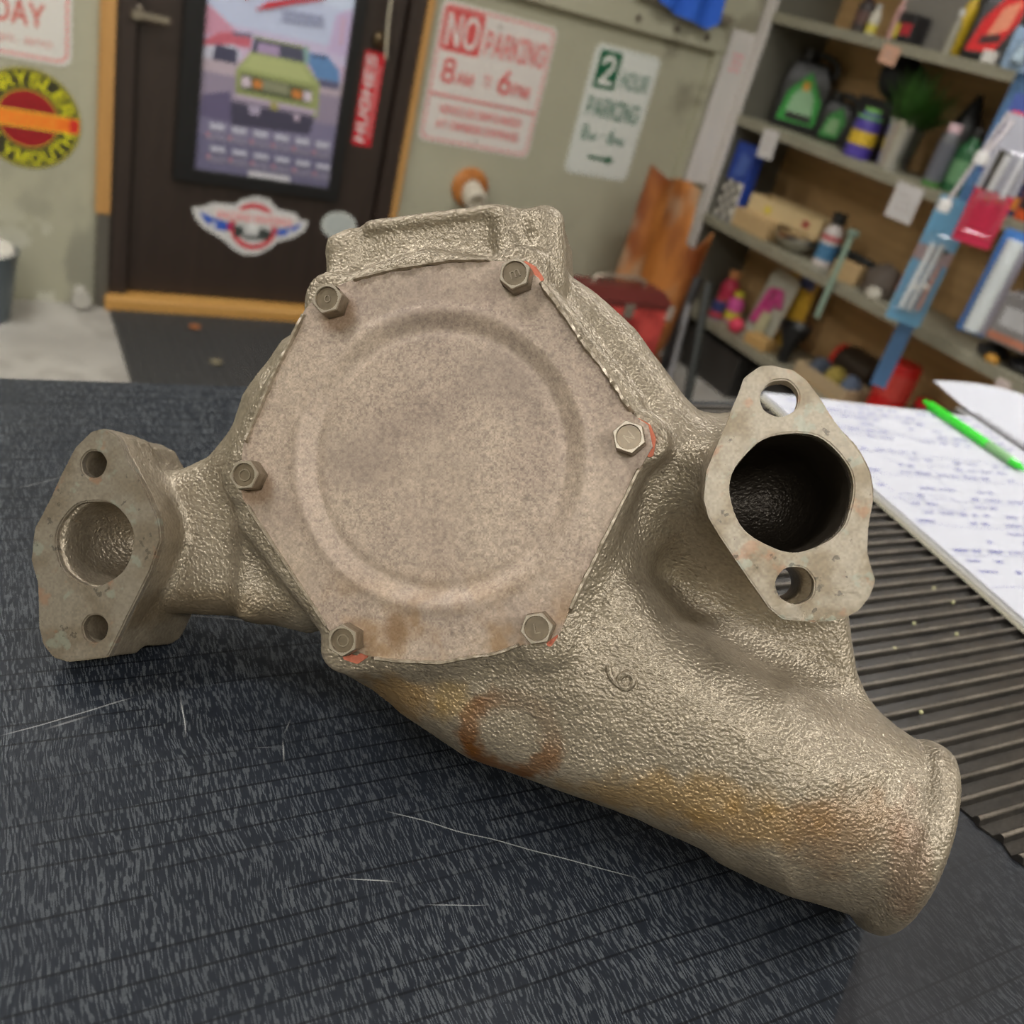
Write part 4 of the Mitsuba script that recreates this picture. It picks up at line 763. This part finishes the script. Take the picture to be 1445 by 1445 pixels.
for i in range(420):
    a = nr.uniform(0, 2 * np.pi); L_ = nr.uniform(.08, .23); sp_ = nr.uniform(.2, 1.0); b0 = P + np.array([.3 * w * math.cos(a) * nr.uniform(0, 1), .3 * w * math.sin(a) * nr.uniform(0, 1), h * .8])
    d = np.array([math.cos(a) * sp_, math.sin(a) * sp_ - .35, 1.0 - .35 * sp_]); d /= np.linalg.norm(d); s_ = np.cross(d, [0, 0, 1]); s_ /= np.linalg.norm(s_) + 1e-6; wd = .004
    q1 = b0 + d * L_ * .5; q2 = b0 + d * L_ + np.array([0, 0, -.03 * sp_]); v = np.array([b0 - s_ * wd, b0 + s_ * wd, q1 - s_ * wd, q1 + s_ * wd, q2]); gm.append(trimesh.Trimesh(v, [(0, 1, 3), (0, 3, 2), (2, 3, 4)], process=False))
gm = trimesh.util.concatenate(gm); gm.vertices[:, 0] = np.clip(gm.vertices[:, 0], XS - .05, XS + .128); gm.vertices[:, 1] = np.maximum(gm.vertices[:, 1], P[1] - .15); put(t + '__foliage', gm, col((52, 92, 34), .5), kind='stuff', label='green grass blades')
Pm = at_x(1272, 112, XS + .205); rr = .075; hb = Pm[2] - rr - ZB
carton('black_carton', 'black carton at the back of the shelf behind the potted plant', (Pm[0], Pm[1], ZB), (.15, .16, hb - .001), (20, 20, 22))
put('black_ball', moved(trimesh.creation.icosphere(3, rr), Pm), col((16, 17, 22), .6), smooth=True, label='round black object on the black carton behind the potted plant', cat_='ball')
bottle('spray_can', 'silver grey aerosol can with pale lettering and pinkish cap beside the plant', 'spray can', spot(1318, 248, ZB, 1340, 172, 25, .045), CAN, col((120, 122, 128), .35, .5), [('label', .12, .7, 1.0, col((92, 94, 104), .4)), ('base_band', .0, .08, 1.0, col((66, 120, 50), .4))], (.86, 1.0, .75), col((206, 176, 184), .4))
bottle('pointed_bottle', 'black bottle with a pointed top behind the aerosol can', 'bottle', spot(1340, 232, ZB, 1366, 128, 44, .21), [(.95, 0), (1, .03), (1, .62), (.6, .8), (.2, .97), (.12, 1)], bk, [('label', .15, .5, 1.0, col((38, 60, 36), .4))])
bottle('green_bottle', 'dark green bottle right of the aerosol can', 'bottle', spot(1350, 254, ZB, 1372, 178, 32, .09), SLIM, col((40, 92, 56), .35), [('label', .15, .5, 1.0, col((96, 140, 100), .4))], (.86, 1, .5), bk)
jug('oil_jug', 'tall plain black jug right of the green bottle, behind the hanging packs', spot(1400, 264, ZB, 1412, 132, 52, .19), bk, None, .11, [([(-.2, .2), (.2, .2), (.2, .4), (-.2, .4)], (40, 44, 42))])
# level B, right of the hanging packs
for px_, py_, c, c2, lb in ((1436, 335, (206, 84, 36), (40, 36, 40), 'orange and black packet'), (1462, 340, (216, 140, 40), (60, 40, 60), 'amber packet'), (1415, 318, (44, 48, 84), (214, 132, 52), 'dark blue and orange packet')):
    P = on(px_, py_, ZB, .07); carton('packet', lb + ' on the shelf at the right edge of the picture', P, (.04, .07, .15 if c[0] > 100 else .09), c, 0, 'packet', [(.2, .6, .1, .9, c2)])
# level A
bottle('dark_bottle', 'dark bottle with an orange red top, leftmost on the top shelf', 'bottle', spot(1212, 42, ZA, 1228, -14, 24), SLIM, col((48, 38, 36), .4), [('label', .2, .5, 1.0, col((86, 60, 54), .4))], (.84, 1, .6), col((196, 96, 66), .4))
bottle('white_bottle', 'small white and yellow bottle on the top shelf', 'bottle', spot(1228, 44, ZA, 1240, 6, 16), SLIM, col((190, 184, 170), .4), [('label', .05, .35, 1.0, col((190, 176, 70), .4))], (.86, 1, .5), col((170, 170, 168), .4))
bottle('pink_tube', 'thin pinkish tube on the top shelf', 'tube', spot(1257, 50, ZA, 1280, -8, 12), SLIM, col((170, 128, 124), .4), (), (.86, 1, .6), col((200, 170, 160), .4))
P = on(1278, 52, ZA, .06); carton('parts_box', 'black box with red and yellow marks on the top shelf', P, (.07, .095, .085), (30, 28, 30), 0, 'box', [(.25, .65, .05, .5, (170, 40, 50)), (.1, .6, .55, .9, (190, 172, 60))])
for i, (px_, py_, z_) in enumerate(((1297, 58, 0), (1316, 60, 0), (1304, 55, 1))):
    P = at_z(px_, py_, ZA); P[0] = XS + .04 + .012 * i; P[2] = ZA + z_ * .0345; carton('small_carton', ('small white carton, left one of the stack', 'small white carton, right one of the stack', 'small white carton, topmost of the stack')[i] + ' on the top shelf', P, (.034, .034, .034), (214, 212, 208), .4 * i, 'box', group='small white cartons')
P = on(1330, 40, ZA, XB - XS - .12); carton('grey_carton', 'large grey carton at the back of the top shelf', P, (.16, .26, .25), (122, 118, 112), 0)
bottle('clear_tube', 'thin clear tube with a white cap beside the red labelled jug', 'tube', spot(1338, 66, ZA, 1356, 12, 11), SLIM, col((150, 146, 132), .3), (), (.84, 1, .8), col((206, 204, 200), .4))
bottle('yellow_bottle', 'yellow bottle behind the clear tube on the top shelf', 'bottle', spot(1356, 48, ZA, 1378, -25, 18, .10), SLIM, col((206, 172, 30), .4), (), (.86, 1, .5), bk)
jug('oil_jug', 'large black oil jug with a red oval label on the top shelf', spot(1392, 78, ZA, 1420, -40, 64), bk, None, .13, [([(-.40, .10), (.10, .14), (.34, .5), (.34, .78), (.05, .8), (-.30, .45)], (206, 30, 34)), ([(-.10, .3), (.2, .42), (.25, .7), (.0, .6)], (224, 140, 110)), ([(-.22, .2), (.14, .26), (.12, .32), (-.2, .26)], (60, 30, 30))])
# level C
P = on(1026, 308, ZC, .06); carton('chequered_pack', 'blue packet with a black and white chequered lower half, below the large oil jug', P, (.05, .12, .29), (32, 62, 150), 0, 'packet')
kk = [k_ for k_ in _used if k_.startswith('chequered_pack')][0]; p = Print(FS(P + np.array([-.0258, .06, 0])), .0003); p.rect(0.002, 0.004, .118, .15, (206, 200, 190))
for i in range(4):
    for j in range(6):
        if (i + j) % 2: p.rect(.004 + i * .0244, .004 + j * .0243, .004 + (i + 1) * .0244, .004 + (j + 1) * .0243, (34, 32, 32)); p.k -= 1
p.k += 1; p.poly([(.03, .16), (.10, .18), (.11, .24), (.05, .26)], (70, 96, 170)); p.done(kk + '__print')
Pc = on(1076, 330, ZC, .12); carton('small_brown_box', 'small brown box under the open cardboard tray', Pc, (.18, .20, .07), 'cardboard', 0)
Pt = Pc + np.array([.035, -.09, .0705]); t = thing('cardboard_tray', 'shallow open cardboard tray on the shelf above the chrome bowl', 'box'); a_ = .22; M = np.eye(4); M[:2, :2] = [[math.cos(a_), -math.sin(a_)], [math.sin(a_), math.cos(a_)]]; M[:3, 3] = Pt
bw, bd, bh = .14, .34, .065; put(t + '__base', obox(M, (-bw / 2, -bd / 2, 0), (bw / 2, bd / 2, .003)), 'cardboard')
for a, b in (((-bw / 2, -bd / 2, .003), (-bw / 2 + .004, bd / 2, bh)), ((bw / 2 - .004, -bd / 2, .003), (bw / 2, bd / 2, bh)), ((-bw / 2 + .004, -bd / 2, .003), (bw / 2 - .004, -bd / 2 + .004, bh)), ((-bw / 2 + .004, bd / 2 - .004, .003), (bw / 2 - .004, bd / 2, bh))): put(t + '__side', obox(M, a, b), col((206, 182, 138), .7))
put(t + '__label', obox(M, (-bw / 2 - .0008, .06, .015), (-bw / 2 - .0001, .09, .04)), col((206, 186, 60), .6)); put(t + '__label', obox(M, (-bw / 2 - .0008, -.12, .02), (-bw / 2 - .0001, -.09, .045)), col((150, 50, 50), .6))
s = spot(1118, 348, ZC, 1125, 304, 70, .09); P, h, w = s; P[0] += .01; r_ = w / 2
put('chrome_bowl', moved(lathe([(0, 0), (r_ * .4, 0), (r_ * .5, .006)] + [(r_ * math.sin(a), .062 - .062 * math.cos(a) + .003) for a in np.linspace(.55, 1.45, 8)] + [(r_, .062), (r_ * .96, .062)] + [(r_ * .95 * math.sin(a), .065 - .060 * math.cos(a)) for a in np.linspace(1.45, 0.05, 8)], 32), P), col((220, 218, 214), .1, 1.0), smooth=40, label='shiny chrome bowl on the shelf below the cardboard tray', cat_='bowl')
bottle('glue_bottle', 'blue and white bottle with a black cap beside the chrome bowl', 'bottle', spot(1158, 374, ZC, 1184, 300, 27), SLIM, col((206, 196, 194), .4), [('label', .12, .42, 1.0, col((70, 120, 160), .4)), ('band', .5, .58, 1.0, col((190, 70, 80), .4))], (.80, 1.0, .75), bk)
P = on(1205, 372, ZC, .205); th = np.linspace(0, 4 * np.pi, 70); put('black_hose', tube(np.column_stack([P[0] + .06 * np.cos(th), P[1] + .12 * np.sin(th), P[2] + .016 + .03 * th / 12.6 + .05 * (np.sin(th * .5) > 0) * np.sin(th * .5) ** 2]), .013, 8), bk, smooth=True, label='coiled black hose at the back of the shelf', cat_='hose')
P = on(1192, 396, ZC, .07); carton('small_brown_box', 'small brown cardboard box beside the stone coloured lump', P, (.06, .10, .065), 'cardboard', .3)
def lump(key, label, cat_, P, r3, mat, seed):
    m = trimesh.creation.icosphere(3, 1.0); m.vertices *= (0.8 + .5 * meshkit.fbm(m.vertices * 1.6 + seed, 3, seed))[:, None]; m.vertices *= r3; m.vertices[:, 2] = np.maximum(m.vertices[:, 2], -.55 * r3[2]); m.vertices += np.array(P) + [0, 0, -m.vertices[:, 2].min()]; return put(key, m, mat, smooth=True, label=label, cat_=cat_)
P = on(1238, 412, ZC, .10); lump('grey_lump', 'dark grey brown lump on the shelf beside the small brown box', 'lump', P, np.array([.06, .055, .065]), col((84, 74, 66), .7), 3)
P = on(1230, 418, ZC, .028); lump('plastic_plug', 'small white plastic plug in front of the grey lump', 'plug', P, np.array([.018, .03, .025]), col((190, 184, 172), .5), 5)
s = spot(1270, 432, ZC, 1308, 340, 34); P, h, w = s; t = thing('sealant_tube', 'pale grey sealant tube leaning on the shelf behind the blue pack', 'tube'); d = np.array([.05, 0, 1.0]) * h
put(t + '__body', tube([P + [0, 0, .004] , P + [0, 0, .003] + d * .02, P + d * .7, P + d * .78, P + d * .79], [w * .45, w * .45, w * .45, w * .3, w * .12], 18), col((172, 170, 168), .4), smooth=40); put(t + '__nozzle', tube([P + d * .79, P + d], [w * .12, w * .05], 10), col((190, 186, 180), .4), smooth=True); put(t + '__label', tube([P + d * .2, P + d * .45], w * .47, 18, False), col((190, 120, 100), .4), smooth=True)
# level C, right: grey clear tray and dark parts
P = at_z(1432, 520, ZC); P[0] = XS + .09; P[2] = ZC + .062; t = carton('clear_tray', 'grey plastic packed tray with an orange edge at the right edge of the picture', P, (.16, .20, .14), (126, 122, 122), .3, 'box', [(.05, .2, 0, 1, (176, 112, 88)), (.35, .75, .2, .9, (176, 174, 176))])
for i, (px_, py_, r3, c, sd) in enumerate(((1400, 500, (.05, .045, .027), (30, 30, 32), 1), (1440, 535, (.05, .055, .027), (24, 24, 26), 2), (1395, 515, (.02, .02, .016), (206, 150, 60), 4))):
    P = on(px_, py_, ZC, (.10, .10, .03)[i]); lump('dark_part' if i < 2 else 'brass_fitting', ('dark metal part left of the grey tray', 'dark metal part under the grey tray', 'small brass coloured fitting in front of the dark part')[i], 'part', P, np.array(r3), col(c, .5), sd)
# level D
P = on(1066, 470, ZD, .12); t = thing('glove_card', 'white rounded card with pink gloves on the lower shelf', 'gloves'); w_ = .15; Mx = FS(P + np.array([0, .07, 0])) @ trimesh.transformations.rotation_matrix(-.16, [1, 0, 0])
put(t + '__card', prism(rrect(0, 0, .16, .27, .03), -.002, .002, Mx), col((186, 186, 172), .5))
for q0, q1, r_ in (((.03, .05), (.05, .19), .020), ((.06, .06), (.10, .20), .022), ((.05, .19), (.10, .20), .014), ((.1, .2), (.13, .14), .016)): put(t + '__glove', tube([np.array((Mx @ [*(np.array(q0) * (1 - s_) + np.array(q1) * s_), .012, 1])[:3]) for s_ in np.linspace(0, 1, 5)], r_ * .7, 10), col((206, 70, 140), .5), smooth=True)
put(t + '__label', prism(rrect(.07, .02, .125, .11, .008), .024, .027, Mx), col((190, 186, 150), .5))
P = on(1100, 482, ZD, .19); carton('yellow_card', 'yellow card standing behind the white glove card', P, (.006, .17, .31), (206, 164, 56), -.1, 'card', [(.78, .92, .08, .6, (80, 90, 140))])
for i, (bx, by, tx, ty, w_, c, c2, lb) in enumerate(((1030, 452, 1032, 408, 24, (206, 80, 150), (206, 196, 60), 'pink and yellow squeeze bottle on the lower shelf'), (1008, 448, 1012, 418, 20, (40, 50, 96), (170, 60, 70), 'small dark blue tin at the left end of the lower shelf'), (1018, 440, 1024, 378, 26, (190, 50, 80), (206, 140, 90), 'red bottle behind the pink squeeze bottle'))):
    bottle('squeeze_bottle' if i != 1 else 'small_tin', lb, 'bottle' if i != 1 else 'tin', spot(bx, by, ZD, tx, ty, w_), SLIM if i != 1 else CAN, col(c, .45), [('band', .08, .36, 1.0, col(c2, .45))], (.84, 1, .6), col(c2, .4))
P = on(1036, 466, ZD, .035); rr = .03; put('bright_ball', moved(trimesh.creation.icosphere(3, rr), P + [0, 0, rr]), col((214, 60, 90), .5), smooth=True, label='red and pink ball at the front of the lower shelf', cat_='ball')
P = on(1070, 492, ZD, .06); carton('tan_block', 'flat tan block in front of the white glove card', P, (.08, .11, .04), (190, 152, 96), .1, 'block')
s = spot(1102, 520, ZD, 1108, 452, 46); P, h, w = s; P[0] = XS + .06; put('black_funnel', moved(lathe([(w * .16, 0), (w * .18, 0), (w * .22, h * .45), (w * .5, h * .9), (w * .5, h), (w * .48, h), (w * .20, h * .46), (w * .15, .004)], 20), P), bk, smooth=40, label='black funnel standing on the lower shelf', cat_='funnel')
P = on(1168, 556, ZD, .095); t = thing('wooden_tray', 'pale wooden tray of odds and ends on the lower shelf', 'tray'); a, b, hh = .075, .13, .055
put(t + '__base', box(P + [-a, -b, 0], P + [a, b, .006]), 'cardboard')
for q0, q1 in (((-a, -b, .006), (-a + .008, b, hh)), ((a - .008, -b, .006), (a, b, hh)), ((-a + .008, -b, .006), (a - .008, -b + .008, hh)), ((-a + .008, b - .008, .006), (a - .008, b, hh))): put(t + '__side', box(P + q0, P + q1, .002), col((178, 156, 124), .6))
for i, (dx, dy, c, lb) in enumerate(((0, .082, (70, 78, 92), 'slate blue rag'), (0, 0, (150, 132, 60), 'dull yellow rag'), (0, -.082, (84, 96, 116), 'grey blue rag'))): lump('rag', lb + ' lying in the wooden tray', 'rag', P + np.array([dx, dy, .0062]), np.array([.046, .034, .05]), col(c, .8), 8 + i)
Pq = on(1185, 520, ZD, .235); Pq[0] = XB - .0695; c0 = Pq * [1, 1, 0] + [0, 0, ZD + .0685]; t = thing('filter_canister', 'dark brown canister with a red end lying at the back of the lower shelf', 'canister'); e = np.array([0, -1.0, 0]); e /= np.linalg.norm(e)
put(t + '__body', tube([c0, c0 + e * .02, c0 + e * .17, c0 + e * .18], [.06, .068, .068, .05], 24), col((52, 42, 32), .4), smooth=40); put(t + '__end', tube([c0 - e * .024, c0 - e * .001], .058, 24), col((200, 52, 40), .4), smooth=40)
bottle('red_tin', 'bright red tin beside the wooden tray on the lower shelf', 'tin', spot(1247, 575, ZD, 1253, 503, 50, .10), [(.98, 0), (1, .02), (1, .96), (.97, 1)], col((190, 26, 26), .35), [('band', .45, .85, 1.0, col((196, 62, 54), .4))])
for i, (px_, py_) in enumerate(((1300, 590), (1330, 600))):
    P = on(px_, py_, ZD, .15); bottle('red_cap_can', ('left', 'right')[i] + ' one of two dark cans with red lids just above the notebook', 'can', (P, .13, .085), CAN, col((50, 46, 44), .4), (), (.80, 1, .95), col((190, 30, 36), .4))
for i in range(3): carton('storage_box', ('dark storage box, left', 'dark storage box, middle', 'dark storage box, right')[i] + ' one under the lowest shelf', (XS + .155, 2.75 - i * .42, FLOOR), (.26, .34, .17), (52, 50, 48), .05 * i)
# paper tags on shelf edges
for i, (px_, py_, w_, h_, z_, c, lb) in enumerate(((1094, 178, .085, .10, ZB, (208, 204, 204), 'white paper price tag below the large oil jug'), (1292, 250, .11, .11, ZB, (206, 202, 202), 'white paper price tag with writing below the aerosol can'), (1266, 48, .075, .055, ZA, (206, 160, 136), 'pinkish price tag on the edge of the top shelf'))):
    q = at_x(px_, py_, XS - .003); t = thing('price_tag', lb, 'tag', None); M = FS(np.array([XS - .002, q[1] + w_ / 2, z_ - .012 - h_])) @ trimesh.transformations.rotation_matrix(.08 * (1 - i), [0, 0, 1]); put(t + '__card', prism(rrect(0, 0, w_, h_, .003), 0, .0012, M), col(c, .6)); p = Print(M @ trimesh.transformations.translation_matrix([0, 0, .0012]), .0003)
    for j in range(3): p.rect(w_ * .2, h_ * (.3 + .18 * j), w_ * (.8 - .07 * j), h_ * (.33 + .18 * j), (168, 160, 160)); p.k -= 1
    p.done(t + '__print')
# ------------------------------------------------------------------ packs hanging in front of the shelves
n45 = np.array([-.80, -.60, 0]); r45 = np.array([.60, -.80, 0])
def FH(px, py, x): q = at_x(px, py, x); return frame(q, r45, (0, 0, 1), n45)
q = at_x(1238, 545, XS - .14); t = thing('display_strip', 'long blue hanging display strip in front of the shelves', 'display strip'); M = frame(q, r45, (0, 0, 1), n45); put(t + '__strip', prism(sg.box(-.024, 0, .024, 1.35), -.001, .001, M), col((72, 108, 150), .45))
for i in range(5): put(t + '__hook', tube([(M @ [*v_, 1])[:3] for v_ in ((0, .42 + i * .2, .001), (0, .42 + i * .2, .05), (0, .428 + i * .2, .056))], .0025, 6), col((190, 190, 190), .3, .6), smooth=True)
put(t + '__hanger', tube([(M @ [*v_, 1])[:3] for v_ in ((0, 1.34, 0), (0, 1.345, .004), (.0, CEIL - q[2], .004))], .002, 5), col((150, 150, 150), .4, .6))
def pack(label, px, py, w, h, card, items, x=XS - .2, bub=.028, c2=None):
    t = thing('hanging_pack', label, 'packet'); M = FH(px, py, x); put(t + '__card', prism(rrect(-w / 2, 0, w / 2, h, .008), -.0012, 0, M), col(card, .35))
    bb = box((-w * .42, h * .08, .001), (w * .42, h * .74, bub), .008); bb.apply_transform(M); put(t + '__bubble', bb, 'clear_plastic')
    for (x0, y0, x1, y1, r_, c, me) in items: put(t + '__content', tube([(M @ [x0 * w, y0 * h, bub * .5, 1])[:3], (M @ [(x0 + x1) / 2 * w, (y0 + y1) / 2 * h, bub * .5, 1])[:3], (M @ [x1 * w, y1 * h, bub * .5, 1])[:3]], r_, 10), col(c, .3, me), smooth=40)
    if c2: m = prism(rrect(-w / 2, h * c2[0], w / 2, h * c2[1], .004), .0002, .0010, M); put(t + '__print', m, col(c2[2], .4))
    return t
pack('pale blue blister pack of white tools hanging in front of the shelf', 1272, 455, .10, .36, (98, 150, 184), [(-.2, .12, -.12, .65, .008, (206, 210, 214), 0), (.02, .12, .1, .66, .009, (196, 200, 206), .3), (.25, .14, .28, .5, .006, (170, 120, 110), 0), (-.1, .3, .3, .34, .006, (210, 206, 196), 0)], XS - .22, .03, (.50, .62, (150, 128, 132)))
pack('tall white and blue tube pack hanging right of the blue blister pack', 1368, 470, .075, .28, (60, 110, 176), [(-.02, .05, -.02, .92, .023, (206, 212, 216), 0), (.36, .05, .36, .88, .012, (140, 136, 150), .3)], XS - .22, .055)
pack('red carded clear blister pack hanging above the white tube pack', 1368, 345, .10, .33, (196, 40, 76), [(-.15, .42, -.1, .7, .010, (220, 220, 226), .3), (.2, .4, .24, .72, .008, (206, 206, 214), 0)], XS - .26, .03, (.42, .98, (170, 170, 182)))
pack('blue violet pack hanging highest in front of the shelf', 1403, 250, .085, .20, (66, 84, 150), [(0, .2, .1, .7, .01, (150, 150, 190), 0)], XS - .24)
pack('light blue clear bag at the top right corner', 1432, 100, .08, .10, (126, 150, 176), [(-.1, .2, .1, .7, .015, (170, 190, 206), 0)], XS - .2)
for i, (a_, b_) in enumerate((((1332, 292), (1425, 158)), ((1384, 225), (1430, 170)))):
    t = thing('wire_hook', ('longer', 'shorter')[i] + ' clear display hook with a white knob', 'hook'); A_, B_ = at_x(*a_, XS - .42), at_x(*b_, XS - .36); put(t + '__rod', tube([A_, (A_ + B_) / 2 + [0, 0, -.004], B_], .006, 8), col((176, 168, 172), .25), smooth=True); put(t + '__knob', moved(lathe([(0, 0), (.016, 0), (.018, .01), (.016, .03), (0, .032)], 16), A_ + [-.0, .0, -.012]), col((214, 212, 212), .3), smooth=40)
t = thing('mint_strip', 'narrow mint green strip hanging from the shelf edge', 'strip'); q = at_x(1152, 448, XS - .02); put(t + '__strip', prism(sg.box(-.012, 0, .012, .30), -.001, .001, frame(q, (0, -1, 0), (0, 0, 1), (-1, 0, 0))), col((140, 164, 148), .5))
put(t + '__clip', box(q + np.array([-.008, -.016, .29]), q + np.array([.018, .016, .31]), .002), col((120, 140, 128), .5))
# ------------------------------------------------------------------ things on the floor by the wall
ys = YW - .26
sp_ = [(924, 235), (940, 252), (962, 257), (985, 262), (992, 270), (978, 318), (970, 344), (976, 352), (990, 342), (1018, 335), (1004, 368), (975, 420), (945, 465), (925, 500)]
P = [at_y(x, y, ys)[[0, 2]] for x, y in sp_]; lw = [at_y(x, y, ys)[[0, 2]] for x, y in ((872, 395), (900, 310))]
P = np.array(P + [np.array([2.52, FLOOR + .005]), np.array([2.30, FLOOR + .005])] + lw)
pg = sg.Polygon(P).buffer(0); m = tm(m3.CrossSection([np.array(pg.exterior.coords)[:-1] if pg.exterior.is_ccw else np.array(pg.exterior.coords)[:-1][::-1]]).extrude(.012).refine_to_length(.02))
xx = m.vertices[:, 0] - m.vertices[:, 0].min(); m.vertices[:, 2] += .035 * np.sin(xx / .30 * 7.5) + .02 + .02 * (meshkit.fbm(m.vertices * [7, 4, 0] , 3, 2) - .5); m.apply_transform(FB(0, 0, ys + .05))
put('rusty_panel', m, 'rusty_varnish', smooth=40, label='tall rusty orange brown panel leaning on the wall beside the shelving', cat_='panel')
ytb = YW - .56
Lf, Rf = at_y(830, 414, ytb), at_y(945, 442, ytb); tbz = float((Lf[2] + Rf[2]) / 2); xl, xr = float(Lf[0]), float(Rf[0]); dpt = .19
t = thing('toolbox', 'battered red metal toolbox with a carrying handle on the floor by the wall', 'toolbox')
put(t + '__body', box((xl, ytb, FLOOR + .001), (xr, ytb + dpt, tbz - .012), .008), 'red_enamel'); 
hullp = np.array([(x, y, z) for x in (xl - .004, xr + .004) for y in (ytb - .004, ytb + dpt + .004) for z in (tbz - .012, tbz + .006)] + [(x, y, tbz + .035) for x in (xl + .01, xr - .01) for y in (ytb + .05, ytb + dpt - .05)])
put(t + '__lid', m3.Manifold.hull_points(hullp), col((96, 38, 34), .45)); xm = (xl + xr) / 2
put(t + '__handle', tube([(xm - .11, ytb + dpt / 2, tbz + .03), (xm - .105, ytb + dpt / 2, tbz + .055), (xm - .06, ytb + dpt / 2, tbz + .062), (xm + .06, ytb + dpt / 2, tbz + .062), (xm + .105, ytb + dpt / 2, tbz + .055), (xm + .11, ytb + dpt / 2, tbz + .03)], .008, 8), col((190, 176, 160), .35, .7), smooth=True)
for x in (xl, xr): put(t + '__corner', box((x - .014, ytb - .007, tbz - .05), (x + .014, ytb + .02, tbz + .004), .004), col((186, 172, 160), .4, .3))
put(t + '__latch', box((xm - .02, ytb - .012, tbz - .05), (xm + .02, ytb - .003, tbz), .003), col((150, 140, 128), .4, .6))
for i, (a_, b_, r_, c, lb) in enumerate((((985, 392), (935, 520), .020, (26, 26, 28), 'black tube leaning between the toolbox and the shelving'), ((972, 430), (952, 505), .012, (120, 118, 120), 'grey bar leaning beside the black tube'), ((1000, 400), (985, 480), .018, (34, 38, 36), 'dark green tube leaning nearest the shelving'))):
    A_ = at_y(*a_, YW - .38 - .06 * i); B_ = at_y(*b_, YW - .46 - .06 * i); d_ = B_ - A_; B2 = A_ + d_ * ((FLOOR + .012 - A_[2]) / d_[2]); put('leaning_bar', tube([A_, A_ * .99 + B2 * .01, B2], r_, 10), col(c, .4), smooth=35, label=lb, cat_='bar')
q = at_z(22, 452, FLOOR); P = np.array([float(q[0]) - .085, float(q[1]) + .02, FLOOR]); t = thing('bucket', 'grey metal bucket with white foam on top at the left edge', 'bucket'); hB = float(top_z(P, 0, 352)) - FLOOR
put(t + '__body', moved(lathe([(0, 0), (.072, 0), (.096, hB * .97), (.100, hB * .97), (.100, hB), (.094, hB), (.070, .006), (0, .006)], 28), P), col((98, 108, 114), .35, .5), smooth=40); put(t + '__foam', moved(lathe([(0, hB + .03), (.05, hB + .026), (.085, hB + .008), (.0925, hB - .01), (0, hB - .012)], 24), P), col((212, 208, 198), .7), smooth=40)
q = at_y(112, 424, YW); put('pipe_fitting', moved(lathe([(0, 0), (.022, 0), (.022, .06), (.028, .06), (.028, .075), (0, .075)], 14).apply_transform(FB(0, 0, 0)), (float(q[0]), YW, FLOOR + .04)), col((176, 172, 164), .5), smooth=35, label='small pale pipe fitting at the foot of the wall left of the door', cat_='pipe fitting')
# ribbed floor mat before the door
fm0, fm1 = at_z(157, 446, FLOOR), at_z(181, 531, FLOOR); x0 = float(fm0[0] + fm1[0]) / 2; pr_ = []
xe = 2.2; k_ = 0; xq = x0
while xq < xe: pr_ += [(xq, .004), (xq + .006, .011), (xq + .016, .011), (xq + .022, .004)]; xq += .030
pr_ = np.array(pr_); y0_, y1_ = 1.3, float(YW - .06); V = np.vstack([np.column_stack([pr_[:, 0], np.full(len(pr_), y), pr_[:, 1] + FLOOR]) for y in (y0_, y1_)] + [np.array([[x0, y0_, FLOOR + .0005], [x0, y1_, FLOOR + .0005], [pr_[-1, 0], y1_, FLOOR + .0005], [pr_[-1, 0], y0_, FLOOR + .0005]])]); n = len(pr_)
Fm = [f for i in range(n - 1) for f in ((i, i + 1, n + i + 1), (i, n + i + 1, n + i))]; b = 2 * n; Fm += [(b, 0, n), (b, n, b + 1), (b + 3, b + 2, 2 * n - 1), (b + 3, 2 * n - 1, n - 1)] + [(b, i + 1, i) for i in range(n - 1)] + [(b, b + 3, n - 1)] + [(b + 1, n + i, n + i + 1) for i in range(n - 1)] + [(b + 1, 2 * n - 1, b + 2)]
put('floor_mat', trimesh.Trimesh(V, Fm, process=False), col((58, 58, 58), .6), label='dark ribbed rubber mat on the floor in front of the door', cat_='mat')
for i, (px_, py_) in enumerate(((275, 462), (305, 512))): lump('leaf', ('small rust coloured scrap on the floor mat nearer the door', 'small pale scrap on the floor mat nearer the bench')[i], 'scrap', at_z(px_, py_, FLOOR + .0112), np.array([.018, .014, .006]), col(((150, 90, 50), (120, 112, 90))[i], .8), 20 + i)
